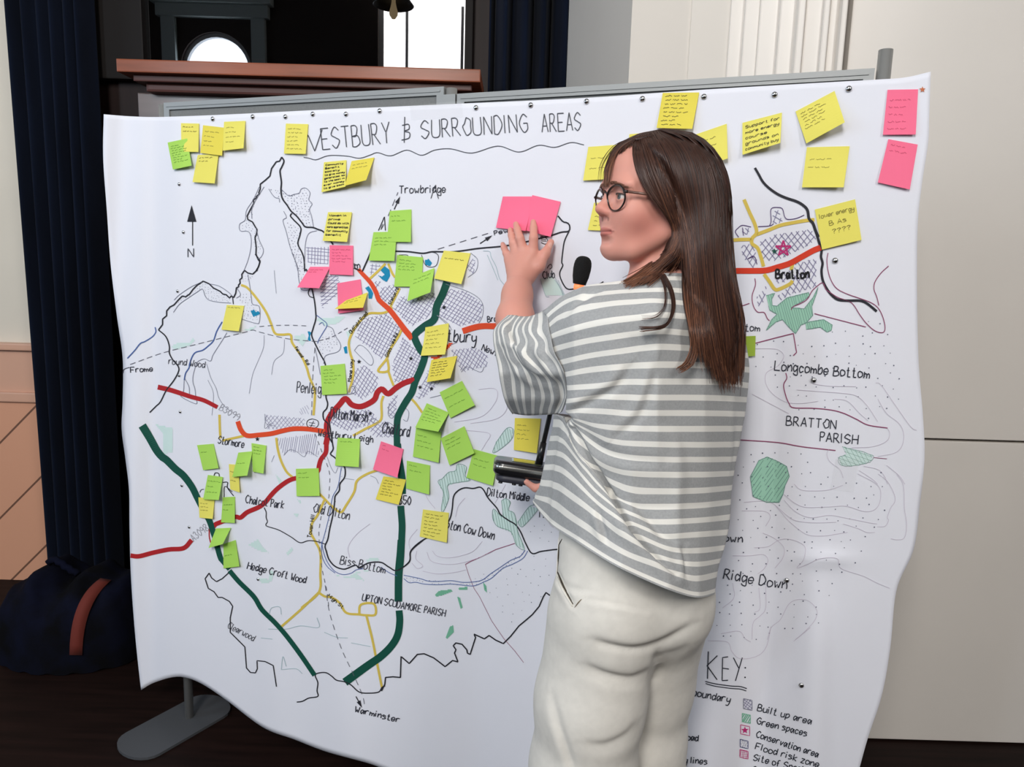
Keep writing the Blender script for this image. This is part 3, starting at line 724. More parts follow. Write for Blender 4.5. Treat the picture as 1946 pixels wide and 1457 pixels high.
# red, orange, green, yellow roads
S(rd, 'c3', 9, '310 992 390 1010 470 1035 560 1065 650 1090 750 1140', taper=(1.1, 0.9)); S(og, 'c3', 9.5, '900 1245 925 1310 970 1350 1060 1345 1150 1335 1230 1315 1310 1300 1400 1300 1470 1308 1545 1320')
S(rd, 'c4', 11, '885 975 810 1000 750 1035 690 1080 645 1045 610 1070 590 1120 540 1155 480 1175 420 1160 375 1115 330 1160 270 1230 240 1290 235 1340 240 1400 230 1457')
S(rd, 'c5', 9, '1555 245 1550 310 1515 360 1500 410 1495 440 1460 480 1400 490 1325 500 1270 520 1200 570 1150 620 1100 680 1050 715 970 750 920 790 880 785 770 825 735 840 715 865', off=0.0008)
S(rd, 'c5', 9, '560 955 500 1015 390 1025 270 1050 170 1075 108 1070'); S(rd, 'c5', 2.5, '690 870 690 930 700 975')
S(og, 'c4', 11, '470 160 500 195 560 260 600 330 625 390 700 460 770 550 815 610 868 672', taper=(0.7, 1.1)); S(og, 'c4', 12, '1240 618 1330 590 1400 580 1500 580 1700 560')
FILL(og, 'c4', '1110 715 1172 705 1110 770'); FILL(og, 'c4', '1000 808 1095 795 1040 835')
S(gr, 'c4', 15, '1125 255 1090 350 1050 430 1030 530 960 580 890 640 890 680 930 760 960 800 930 900 890 990 865 1070 820 1140 770 1230 755 1300 755 1457', taper=(1, 0.85))
S(gr, 'c6', 14.5, '680 400 690 500 712 640 716 690 716 770'); S(gr, 'c6', 13.5, '705 858 708 900 715 1000 712 1100 705 1250 695 1340 690 1457')
S(gr, 'c8', 15, '632 100 625 200 612 350 610 555'); S(gr, 'c8', 15, '615 620 620 700 605 800 560 880 480 960 380 1030 215 1150', taper=(0.9, 1.1))
S(gr, 'c5', 11, '195 110 250 200 300 290 340 340 375 365 440 430 500 480 560 560 600 640 650 740 690 810 720 900 735 950 770 1080 790 1110 840 1170', taper=(1.5, 0.9)); S(gr, 'c7', 9.5, '700 110 760 180 850 270 900 350 980 430 1050 510 1140 630 1225 755')
Y = [('c3', '925 238 975 262 1050 350 1110 440 1145 520 1175 595 1230 605 1290 605 1300 660 1340 720 1380 780 1410 850 1430 920 1460 990 1470 1050 1460 1200'),
 ('c4', '720 440 690 470 640 485 560 485 520 505 470 560 430 620 400 700 410 780 430 850 430 950 400 1070'), ('c4', '775 300 740 370 705 440'), ('c4', '670 120 620 170 555 230'), ('c4', '690 120 720 190 740 220'),
 ('c4', '790 600 770 650 700 760 680 820 615 910 690 910 685 825'), ('c4', '690 910 710 970 730 1020'), ('c4', '655 1095 640 1150 640 1260 600 1300 520 1340 430 1390'), ('c4', '865 1120 900 1160 942 1220'),
 ('c5', '765 30 768 130 772 205'), ('c5', '785 222 860 205 950 185'), ('c5', '1185 200 1195 280 1220 370 1260 450 1305 492'), ('c5', '1500 610 1540 650 1590 700 1660 750 1700 700 1760 600 1780 520 1850 470 1930 440'),
 ('c5', '1540 660 1490 770 1450 830 1440 900 1470 960 1510 1050 1510 1200 1500 1340 1370 1457'), ('c7', '1250 245 1140 350 1020 455'), ('c7', '1250 245 1290 270 1330 275 1380 310 1420 370 1500 380 1545 385 1600 380 1590 315 1510 320 1500 380'), ('c7', '1545 390 1580 530 1610 680 1640 830'), ('c6', '1010 300 1060 290 1075 310')]
for k, q in Y[:-1]: S(ye, k, 4.6, q, off=0.0007)
for q in ('165 92 215 210 265 320 280 400 240 450 240 500 290 540 320 620 345 710', '20 470 130 462 240 460', '280 415 400 370 500 330 620 305 740 285 815 278', '350 780 400 850 450 920 500 915 590 870 612 840', '612 690 600 745'): S(ye, 'r3', 7, q, off=0.0007)
# built-up hatching
for q, a in (('470 610 520 520 680 490 790 610 700 760 640 820 560 750 450 660', (32, 118)), ('720 870 800 660 935 790 890 980 740 990', (32, 118)), ('440 900 520 870 620 960 600 1050 500 1120 420 1080', (45, 120)), ('1110 300 1270 330 1390 420 1370 540 1230 580 1050 500', (28, 125)),
             ('790 350 850 400 1030 330 1040 420 990 510 860 580 730 450', (32, 125)), ('1150 760 1330 740 1430 800 1420 880 1230 920 1190 830', (40, 118)), ('990 900 1090 980 950 1110 890 1120 960 980', (30, 120)), ('250 1210 560 1200 630 1290 400 1350 270 1310', (35, 120)),
             ('80 0 260 0 250 120 100 130', (4, 92)), ('180 200 320 210 340 330 200 450', (2, 140)), ('560 120 640 130 560 205', (5, 95)), ('590 250 640 250 600 310', (40, 130)), ('640 300 760 260 720 390 600 410', (45, 130)), ('680 1170 760 1060 740 1260 700 1250', (40, 130)), ('520 1330 680 1280 740 1400 600 1400', (40, 130)), ('1260 140 1340 60 1320 200', (30, 120))):
    X(hx, 'c4', q, a, 6.5)
X(hx, 'c5', '1190 210 1480 170 1500 330 1280 300 1240 330', (100,), 4, 0.7); X(hx, 'c5', '1100 30 1400 60 1390 112 1120 140', (50, 130), 6, 0.6); X(hx, 'c5', '1360 -10 1420 -40 1430 20 1350 30', (60,), 5, 0.6)
for q, a in (('310 490 430 420 780 370 830 450 730 530 560 610 430 660 340 640', (50, 130)), ('640 680 830 640 830 900 610 960 480 1030 480 980 600 890', (52, 118)), ('450 780 600 740 560 840 480 870', (50, 130)), ('430 200 480 190 520 290 440 320', (30, 110)), ('150 370 205 350 220 410 160 420', (100, 40)), ('140 520 250 500 290 680 250 720 160 640', (55, 120)), ('280 1000 380 880 350 1030 300 1080', (60, 120))):
    X(hx, 'r3', q, a, 9.5, 1.4)
for q in ('1115 270 1290 330 1380 400 1390 490 1360 560', '1300 40 1350 90 1340 170 1280 220', '440 760 480 720 540 760 580 830 560 870 500 820 440 760', '700 1150 690 1230 720 1260 760 1200', '780 1160 840 1210 830 1280 800 1270', '660 1310 690 1290 740 1330 700 1340', '560 1270 590 1265 620 1290 580 1295 560 1270'): S(fx, 'c4', 1.1, q)
for q in ('1150 590 1050 500 1130 560 1160 610', '1230 920 1270 880 1370 920 1400 880', '1000 1110 1080 1090', '1150 720 1200 700'): S(fx, 'c4', 1.1, q)
for q in ('1240 330 1280 290 1330 300 1390 340 1420 300 1490 340', '1150 380 1170 330', '1110 40 1100 130 1150 90', '1560 340 1590 420 1620 460 1640 420', '1690 500 1760 510', '1880 480 1920 500 1940 540'): S(fx, 'c5', 0.9, q)
# flood zone: outlines and dots
for q in ('1380 855 1430 900 1470 890 1510 880 1525 850 1560 845 1590 880 1580 930 1605 960 1585 1000 1600 1050 1615 1130', '1285 850 1310 890 1335 915 1360 920 1365 950', '1395 1015 1415 1060 1390 1085 1415 1170 1440 1270 1480 1380 1500 1457', '1215 835 1170 930 1120 1010 1110 1080 1070 1110 1075 1160 1135 1165 1155 1220 1150 1300 1130 1380 1100 1457', '1190 1140 1215 1230 1245 1300 1230 1350 1200 1370', '1250 835 1190 930 1160 1000 1160 1070', '1640 1158 1580 1180 1555 1260 1550 1400'): S(fx, 'c1', 1.3, q)
D(fl, 'c1', '1285 850 1380 850 1450 900 1520 870 1560 850 1590 900 1600 980 1615 1130 1560 1130 1450 1010 1380 920', 6, 0.8); D(fl, 'c1', '1420 1085 1520 1130 1500 1250 1550 1450 1500 1457 1440 1270', 6, 0.8); D(fl, 'c1', '1110 1080 1180 920 1210 870 1160 1060 1190 1140 1240 1300 1195 1360 1160 1220 1130 1165 1070 1150', 6, 0.7)
for q in ('425 440 470 380 540 330 600 290 640 270 660 320 690 350 760 365 850 372', '430 350 470 310 560 250 640 215', '690 230 760 245 830 290 860 320', '975 160 990 250 1000 330 1010 380 1060 400 1060 510 1030 520 930 490', '1300 0 1340 100 1350 190 1370 270 1420 275 1440 250', '1560 540 1600 560 1620 610 1660 680 1640 730 1550 760 1535 820', '1470 700 1490 790 1510 900', '895 260 920 310 890 335'): S(fx, 'c3', 1.3, q)
D(fl, 'c3', '900 320 990 300 1010 400 1050 420 1050 500 950 490', 6, 0.7); D(fl, 'c3', '1520 620 1600 570 1655 680 1540 750 1490 720', 6, 0.7); D(fl, 'c3', '650 225 850 330 850 370 690 350 640 270 450 390 470 330', 5, 0.6); D(fl, 'c3', '940 170 1040 150 990 220 920 215', 5, 0.6); D(fl, 'c3', '1300 10 1380 10 1420 270 1370 270', 6, 0.7)
# woodland: pale green patches with pen hatching
Wd = [('c6', '1010 660 1060 610 1110 600 1125 550 1190 570 1180 640 1220 670 1100 690 1050 710 1060 800 1020 900 1005 880 1020 760 980 680'), ('c6', '1450 820 1480 805 1515 830 1500 890 1540 910 1560 980 1570 1050 1620 1180 1560 1150 1520 1050 1420 1010 1385 950 1390 880 1440 930 1460 930'),
      ('c6', '1570 980 1660 860 1720 880 1620 1000 1590 1010'), ('c6', '1410 390 1490 285 1540 300 1520 370 1440 440 1385 465')]
for k, q in Wd:
    FILL('pale_woodland_marking', k, q); X('woodland_outline_marking', k, q, (80,), 5, 0.8); S('woodland_outline_marking', k, 1.1, q + ' ' + ' '.join(q.split()[:2]))
for q in ('880 505 910 475 1000 465 1010 480 930 510 890 518', '1050 455 1120 445 1120 470 1060 468', '1045 520 1065 525 1085 600 1070 608', '1235 410 1260 440 1265 490 1245 470', '990 740 1015 730 1020 780 970 830 960 820'): FILL(wd, 'c8', q, step=1.5)
for q in ('980 990 1050 950 1080 1000 1130 1050 1060 1035', '1260 1050 1300 1010 1310 1030 1270 1070', '1050 1240 1130 1245 1140 1180 1170 1190 1150 1265 1080 1275', '1310 760 1350 765 1340 790', '1335 650 1370 670 1365 690', '290 100 420 130 420 310 350 320 350 170', '1180 470 1230 520 1210 545'): FILL('pale_woodland_marking', 'c5', q, off=0.0002)
for q in ('410 690 470 660 540 670 570 630 585 650 540 690 430 715', '1700 580 1740 570 1735 680', '1310 620 1390 600 1410 640 1380 690 1330 640', '950 570 1040 540 1010 570', '1470 490 1560 480 1700 470 1640 520 1550 540'): FILL('pale_woodland_marking', 'c3', q, off=0.0002)
for q in ('100 350 230 380 300 335 480 310 300 345 360 400 220 370', '370 240 460 232 470 255 380 262'): FILL('pale_woodland_marking', 'c8', q, off=0.0002)
for q in ('370 980 450 955 420 1010 425 1070 470 1075 560 1000 760 950 770 980 720 1020 600 1090 720 1100 800 1000 850 900 830 970 790 1080 800 1160 740 1230 690 1250 640 1330 580 1270 520 1200 460 1220 370 1300 420 1200 470 1150 400 1110', '730 1230 800 1215 900 1200 980 1250 970 1300 930 1315 870 1270 740 1290'):
    FILL(wd + '_', 'r3', q); X('woodland_outline_marking', 'r3', q, (75,), 4.5, 0.9); S('woodland_outline_marking', 'r3', 1.4, q, False)
q = '1426 906 1442 875 1458 868 1479 877 1495 886 1500 905 1492 922 1488 939 1481 954 1457 954 1431 943'
FILL(wd + '_', 'p', q); X('woodland_outline_marking', 'p', q, (125,), 6, 1.1); S('woodland_outline_marking', 'p', 1.5, q + ' 1426 906', False)
q = '1075 1110 1190 1140 1350 1190 1340 1240 1270 1270 1150 1290 1060 1280 1040 1210 1110 1180'
FILL('pale_woodland_marking', 'r4', q); X('woodland_outline_marking', 'r4', q, (60, 20), 7, 0.6); S('woodland_outline_marking', 'r4', 0.8, q, True, wob=1.2)
# east side: boundary, main road, plum parish lines
S(bl, 'r2', 6, '265 820 300 880 340 950 400 1010 480 1065 560 1100 650 1130 710 1165 750 1210 765 1290 800 1330 825 1400 850 1457', taper=(0.8, 1)); S(bl, 'r3', 5, '825 375 855 480 880 560 875 620 890 680 880 750 890 830 920 900 970 970 1030 1015 1110 1025 1230 1025 1290 1045 1350 1090 1390 1125')
S(rd + '_', 'r3', 11.5, '60 752 120 750 250 750 370 745 480 715 590 680 700 620 800 565 872 535')
for q in ('940 585 930 660 945 770 980 860 1030 920 1120 965 1250 1010 1340 1045 1400 1090 1440 1160 1465 1250 1460 1310 1420 1320 1360 1295 1290 1230 1230 1150 1180 1070 1130 1030 1030 995 960 950 920 920 890 860 830 900 790 940 750 1010 690 1050 620 1080 600 1110', '1500 705 1430 770 1375 850 1365 920 1390 990 1410 1070', '815 1145 1290 1268', '265 820 270 880 240 980 250 1070 290 1130 350 1135 380 1190 400 1210', '100 1090 215 1050'): S(pl, 'r3', 1.9, q)
S(pl, 'r4', 2.2, '270 155 480 100 620 65 650 240 620 270', False); S(pl, 'r4', 2.2, '550 430 560 480 530 540 550 640 580 710 620 750 800 755 960 770 1080 800 1200 855 1310 910 1490 938'); S(pl, 'r4', 2.2, '60 1048 160 1050 480 1072 700 1110 1010 1145'); S(pl, 'r4', 1.2, '1360 1210 1485 1222')
for q in ('295 342 400 335 440 315', '400 335 415 290 415 180 480 165 520 180 540 250 570 275 650 265 720 235 690 250', '115 440 85 390 110 355 150 330 230 345', '150 350 160 425', '250 610 200 640 260 620 285 690'): S(pl + '_', 'r3', 1.8, q)
S(pl, 'c8', 1.5, '1470 125 1330 170 1230 220 1140 260 1105 280', False); S(pl, 'c8', 1.0, '1105 280 1130 360 1170 460 1210 520 1300 700 1390 830 1470 920 1535 1005', False)
# contour lines in pale pencil
for k, q in (('c8', '860 180 900 220 1000 230 1150 190 1230 110'), ('c8', '820 190 860 260 1000 280 1150 250 1300 190'), ('c8', '745 180 740 240 790 290 750 310 710 270'), ('c8', '700 180 690 100 750 20'), ('c8', '250 230 240 150 300 60 400 -20'), ('c8', '790 330 900 350 1020 340 1110 320'),
             ('c6', '1100 240 1300 200 1400 100 1420 20 1380 -10 1280 0'), ('c6', '1190 300 1360 325 1330 400 1300 450'), ('c6', '1220 250 1400 220 1480 160 1500 60'), ('c6', '960 880 900 800 870 700'), ('c6', '1110 940 1130 860 1180 800'), ('c6', '1400 840 1480 700'), ('c6', '1790 970 1820 1010 1850 1020'),
             ('r4', '270 205 400 205 480 215 530 260 520 310 470 370 380 420 360 480 380 560 450 640 560 700 700 710 850 690'), ('r4', '240 625 400 710 580 805'), ('r4', '650 585 850 600 1050 615 1200 640 1300 730 1400 880'), ('r4', '800 530 950 550 1200 555'), ('r4', '1380 520 1430 540 1550 710 1700 920 1760 960'), ('r4', '1400 670 1480 800 1600 900 1640 1000 1620 1110 1550 1170 1400 1200'), ('r4', '1000 670 1120 690 1230 800 1310 870'), ('r4', '1490 940 1510 990 1480 1060 1350 1110 1160 1120'), ('r4', '950 1130 930 1180 960 1250 1050 1320 1080 1400'),
             ('r4', '1230 1330 1350 1410 1400 1457'), ('r4', '1270 1290 1400 1320 1460 1380 1490 1457'), ('r4', '1480 1280 1600 1380 1650 1457'), ('r5', '250 250 400 240 500 260 620 360 700 410 850 430 1060 425'), ('r5', '600 230 700 330 830 385 1000 365 1150 390 1350 430 1420 440'), ('r5', '600 180 700 260 800 295 1000 290 1150 285 1300 330 1390 320 1440 260 1450 150 1400 80 1250 0'),
             ('r5', '1430 0 1520 80 1580 220 1540 300 1510 380 1520 410 1490 460 1420 465'), ('r5', '1590 0 1650 100 1660 300 1680 450 1660 560 1600 580 1540 570'), ('r5', '690 90 750 140 860 150 1000 140 1120 100'), ('r5', '520 270 620 390 720 480 820 540 960 545 1060 530 1160 515'), ('r5', '1120 440 1250 480 1330 515 1400 515'), ('r5', '340 650 460 640 560 580 650 575 750 610 790 660 770 760 710 830 820 790 920 745 1070 745 1100 830 1300 900 1420 960 1530 1005'), ('r5', '230 325 430 330 480 380 440 460'), ('r5', '415 520 520 570 600 650 590 740 520 830'), ('r5', '150 720 300 720 420 710 460 760 430 830 370 880'),
             ('r5', '455 1457 490 1350 570 1280 640 1150 720 1105 820 1120 890 1200 870 1290 780 1390 700 1457'), ('r5', '150 960 160 1090 60 1180'), ('r5', '440 990 440 1180 390 1250 330 1310 320 1457'), ('r5', '380 1000 390 1180 340 1220'), ('r6', '400 60 550 40 600 100 650 130'), ('r6', '290 120 450 130 490 210 560 270 700 250 780 170 820 0'), ('r6', '1010 125 1150 10')):
    S(ct, k, 0.9, q)
for k, q in (('c2', '1160 960 1200 965 1210 1000 1240 1060 1260 1130 1290 1170'), ('c2', '1185 985 1230 1090 1250 1140'), ('c2', '1600 1120 1640 1200 1650 1240'), ('c2', '1620 1140 1660 1230'), ('c7', '940 470 1050 470 1140 450 1250 460 1240 400'), ('c7', '1285 490 1360 520 1430 525'), ('c7', '1450 555 1570 578'), ('c7', '895 525 965 532'), ('c7', '1020 720 1110 715 1150 745'), ('c7', '1020 720 1030 640 1050 700'), ('c7', '945 380 960 340 1010 335 1020 380')): S(fx + '_', k, 1.2, q)
S(fx, 'c3', 0.8, '1170 130 1175 200 1185 300'); S(fx, 'c3', 0.8, '1095 610 1090 700 1050 800 1010 900 985 1040'); S(fx, 'c3', 0.8, '1245 640 1235 740 1170 800 1150 900'); S(fx, 'c3', 0.9, '670 820 700 920 740 1000 760 1070 800 1130 860 1180'); S(fx, 'c3', 0.8, '680 940 720 1040 710 1200'); S(fx, 'c3', 0.8, '1100 1190 1110 1260 1180 1280'); 
D('scattered_dot_pattern', 'p', '1385 655 1500 650 1690 600 1725 760 1660 800 1520 780 1440 700', 24, 1.2); D('scattered_dot_pattern', 'p', '1390 850 1500 850 1600 910 1690 900 1690 980 1600 1100 1560 1190 1400 1230 1330 1200 1400 1060', 24, 1.25)
D('scattered_dot_pattern', 'c8', '1150 370 1440 290 1700 200 1740 400 1650 580 1400 740 1300 560', 20, 0.8); D('scattered_dot_pattern', 'c6', '1640 1000 1840 900 1850 1150 1680 1170', 18, 0.8)
# place names
for k, s, x0, y0, x1, y1, c, w in (('c2', 'Trowbridge', 642, 606, 928, 600, 46, 1.8), ('c3', 'Frome', 108, 884, 272, 876, 40, 1.8), ('c3', 'round Wood', 388, 820, 655, 850, 48, 1.3), ('c3', 'Penleigh', 1335, 1032, 1545, 1045, 80, 1.6), ('c4', 'Dilton Marsh', 258, 1258, 535, 1290, 78, 2.0), ('c4', 'Westbury Leigh', 170, 1390, 575, 1440, 50, 1.8),
        ('c4', 'Chalford', 642, 1366, 842, 1402, 80, 2.0), ('c5', 'Stormore', 752, 240, 942, 276, 56, 1.7), ('c4', 'Westbury', 985, 678, 1338, 706, 86, 2.4), ('c4', 'Newtown', 1378, 758, 1580, 835, 48, 1.8), ('c4', 'Bratton Rd', 1424, 550, 1640, 535, 42, 1.8), ('c5', 'Chalcot Park', 955, 682, 1236, 724, 58, 1.7), ('c5', 'Old Dilton', 1455, 750, 1720, 806, 66, 1.7), ('c5', 'Hedge Croft Wood', 968, 1166, 1398, 1276, 52, 1.9),
        ('c8', 'Biss Bottom', 176, 278, 508, 346, 62, 1.7), ('c8', 'UPTON SCUDAMORE PARISH', 340, 548, 952, 668, 52, 1.8), ('c6', '350', 690, 846, 778, 852, 64, 2.0), ('c6', 'Upton Cow Down', 1005, 1016, 1390, 1108, 66, 2.0), ('c6', 'Dilton Middle', 1340, 784, 1650, 826, 56, 2.0), ('c6', 'Down', 1688, 850, 1840, 860, 50, 2.0), ('c6', 'Thinwood', 1712, 945, 2000, 955, 66, 1.9), ('c7', 'Clearwood', 685, 462, 845, 545, 40, 1.2), ('c7', 'Warminster', 1472, 980, 1745, 1046, 36, 2.2),
        ('r7', 'Pewsey', 258, 690, 600, 615, 52, 1.8), ('r7', 'Club', 856, 1228, 1000, 1212, 90, 1.9), ('r3', 'Bottom', 30, 1296, 308, 1310, 66, 2.0), ('r4', 'Longcombe Bottom', 445, 402, 1320, 482, 88, 2.4), ('r4', 'BRATTON', 552, 912, 1012, 948, 84, 2.2), ('r4', 'PARISH', 866, 1062, 1214, 1086, 86, 2.2), ('r5', 'Ridge Down', 66, 924, 622, 1016, 88, 2.4), ('r5', 'Combe Down', -330, 590, 235, 602, 70, 2.3)):
    T(tx, k, s, x0, y0, x1, y1, c, w)
FILL('pale_woodland_marking', 'r7', '820 1230 960 1200 1000 1240 1060 1330 1110 1430 890 1440 850 1330', off=0.0002); S(fx + '_', 'r7', 1.1, '820 1230 850 1330 890 1440 930 1450'); S(fx + '_', 'r7', 1.1, '1000 1240 1060 1330 1110 1430'); S(tx, 'r7', 1.6, '905 1100 925 1065 950 1050 965 1085 935 1110')
T('bold_lettering', 'r3', 'Bratton', 458, 822, 765, 816, 80, 4.2)
S(tx, 'c2', 1.6, '838 638 862 560 885 640', False); S(tx, 'c3', 1.6, '52 890 60 862 100 846')
for k, s, x0, y0, x1, y1, c in (('c3', 'B3099', 760, 1158, 900, 1240, 50), ('c5', 'A3098', 575, 965, 690, 880, 56)): T('faint_lettering', k, s, x0, y0, x1, y1, c, 1.1)
for k, s, x0, y0, x1, y1, c in (('c4', 'Station rd', 712, 425, 770, 305, 26), ('c4', 'Oldfield Road', 418, 640, 540, 490, 28), ('c4', 'Gibbs Vale Rd', 686, 812, 765, 640, 24), ('c4', 'Mane way', 418, 990, 432, 830, 26), ('c3', 'Fairwood', 1322, 705, 1370, 775, 22), ('c3', 'Rd', 1395, 800, 1415, 830, 22), ('c5', 'Tower Hill', 1440, 940, 1470, 770, 28), ('c7', 'High St', 1305, 268, 1395, 345, 20)): T('street_name_lettering', k, s, x0, y0, x1, y1, c, 1.5)
# stars and small symbols
def star(part, k, x, y, r, filled=True, w=2.0, rot=-90):
    (p,) = cv(k, [(x, y)]); R_ = r / CR[k][2]
    P = [(p[0] + R_ * math.cos(math.radians(rot + 72 * i)), p[1] + R_ * math.sin(math.radians(rot + 72 * i))) for i in range(5)]
    if filled:
        Q = []
        for i in range(5):
            a = math.radians(rot + 72 * i + 36); Q += [P[i], (p[0] + .42 * R_ * math.cos(a), p[1] + .42 * R_ * math.sin(a))]
        ink(part).fill(Q, 0.0012, 0.8)
    else:
        for i in range(5): ink(part).ribbon([P[i], P[(i + 2) % 5]], w, 0.0012)
for k, x, y in (('c4', 1103, 442), ('c4', 858, 820), ('c4', 475, 843), ('c4', 925, 1032), ('c4', 1009, 1042), ('c4', 557, 1225), ('c5', 1045, 210)): star(st_, k, x, y, 18)
star('magenta_star_marking', 'r3', 528, 545, 75, False, 3.0); star('green_road_marking', 'r3', 446, 570, 30)
star('orange_star_marking', 'r2', 1812, 97, 30)
S(bl, 'c4', 1.5, '130 1265 100 1275 88 1300 100 1325 140 1335 172 1315 170 1280 130 1265'); S(bl, 'c4', 1.2, '105 1292 150 1298'); S(bl, 'c4', 1.2, '105 1312 150 1318'); S(bl, 'c4', 1.2, '140 1280 115 1330', False)
S(bl, 'r7', 1.5, '820 730 830 710 870 715 905 740 910 780 880 800 830 780'); S(bl, 'r7', 1.2, '830 740 890 745'); S(bl, 'r7', 1.2, '830 760 900 765')
S(fx, 'c4', 1.6, '400 1070 415 1030 440 1030 445 1070 395 1085')
# the key
for q in ('292 210 285 440', '368 245 282 330 366 448', '458 255 412 262 408 455 458 452', '408 350 465 358', '503 262 548 350', '578 262 520 458'): S(ky, 'r6', 2.3, q, False)
for x, y in ((603, 347), (601, 428)): (p,) = cv('r6', [(x, y)]); ink(ky).dot(p[0], p[1], 1.6, 0.0011)
S(ky, 'r6', 2.2, '266 462 350 482 480 500 560 505 616 522'); S(ky, 'r6', 2.0, '270 480 350 502 480 520 560 526 612 542')
for s, x0, y0, x1, y1, c in (('boundary', 160, 580, 470, 645, 62), ('Built up area', 702, 706, 1152, 826, 56), ('Green spaces', 696, 818, 1116, 922, 54), ('Conservation area', 690, 930, 1208, 1100, 54), ('Flood risk zone', 685, 1030, 1215, 1185, 54), ('Site of Special', 668, 1124, 1140, 1240, 54), ('road', 80, 950, 205, 966, 52), ('lines', 145, 1148, 280, 1160, 52), ('y', 100, 1150, 112, 1152, 60), ('river', -60, 730, 110, 745, 56), ('Scientific Interest', 660, 1225, 1200, 1350, 54)): T(ky, 'r6', s, x0, y0, x1, y1, c, 2.2)
def sq(part, x0, y0, x1, y1, s=16):
    S(part, 'r6', 1.6, f'{x0} {y0} {x1} {y0 + s} {x1} {y1 + s} {x0} {y1} {x0} {y0}', False); return f'{x0} {y0} {x1} {y0 + s} {x1} {y1 + s} {x0} {y1}'
q = sq(fx, 588, 606, 660, 690); X(hx, 'r6', q, (35, 125), 5, 1.1)
q = sq(wd, 578, 730, 646, 800); X(wd, 'r6', q, (120,), 3.4, 2.0)
q = sq('magenta_star_marking', 564, 826, 640, 902); star('magenta_star_marking', 'r6', 600, 872, 32)
q = sq('key_swatch_marking', 560, 948, 626, 1012); D(fl, 'r6', q, 3.2, 0.8)
q = sq('magenta_star_marking', 558, 1034, 626, 1098); X('magenta_star_marking', 'r6', q, (8, 98), 3.5, 0.6)
INKMAT = {bl: (38, 38, 46), gr: (14, 78, 64), rd: (176, 34, 40), rd + '_': (214, 60, 34), og: (222, 76, 40), ye: (214, 188, 84), ri: (70, 98, 160), hx: (136, 132, 164), fl: (112, 112, 134), wd: (116, 182, 152), wd + '_': (158, 206, 184), 'pale_woodland_marking': (206, 228, 224), 'woodland_outline_marking': (112, 152, 140), pl: (140, 62, 100), pl + '_': (84, 62, 112),
          tx: (44, 46, 58), ti: (74, 76, 84), fx: (128, 130, 146), fx + '_': (160, 184, 190), fp_: (20, 136, 178), ct: (198, 188, 204), rw: (92, 92, 104), ky: (34, 38, 50), st_: (28, 28, 32), 'scattered_dot_pattern': (92, 96, 116), 'bold_lettering': (20, 20, 24), 'faint_lettering': (150, 150, 158), 'street_name_lettering': (56, 54, 44), 'magenta_star_marking': (190, 44, 116), 'orange_star_marking': (196, 110, 70), 'key_swatch_marking': (70, 74, 120)}
NM = {rd + '_': 'main_road_marking', wd + '_': 'wood_marking', pl + '_': 'building_outline_marking', fx + '_': 'stream_marking', fp_: 'pond_marking', fl: 'flood_zone_dot_pattern'}
for k, i_ in INK.items():
    i_.build(NM.get(k, k), mat('ink_' + NM.get(k, k), rgb(*INKMAT[k]), 0.65, spec=0.3), mp_t)
# ------------------------------------------------------------------ sticky notes on the map
NOTE = {'Y': mat('yellow_note_paper', rgb(232, 222, 104), 0.7, spec=0.25), 'G': mat('lime_note_paper', rgb(170, 216, 94), 0.7, spec=0.25), 'P': mat('pink_note_paper', rgb(250, 116, 150), 0.7, spec=0.25), 'O': mat('deep_yellow_note_paper', rgb(228, 212, 84), 0.7, spec=0.25), 'K': mat('olive_note_paper', rgb(150, 176, 60), 0.7, spec=0.25)}
M_nink = {'Y': mat('note_pencil_ink', rgb(150, 142, 60), 0.7), 'G': mat('note_pencil_ink_green', rgb(112, 158, 56), 0.7), 'P': mat('note_pencil_ink_pink', rgb(206, 76, 112), 0.7), 'B': mat('note_black_ink', rgb(58, 52, 30), 0.7), 'D': mat('note_brown_ink', rgb(116, 106, 40), 0.7)}
CNAME = {'Y': 'yellow', 'O': 'yellow', 'G': 'lime green', 'P': 'pink', 'K': 'olive green'}
NOTES = []
def quad_pt(Q, u, v):
    a = (1 - u) * Q[0] + u * Q[1]; b = (1 - u) * Q[3] + u * Q[2]; return (1 - v) * a + v * b
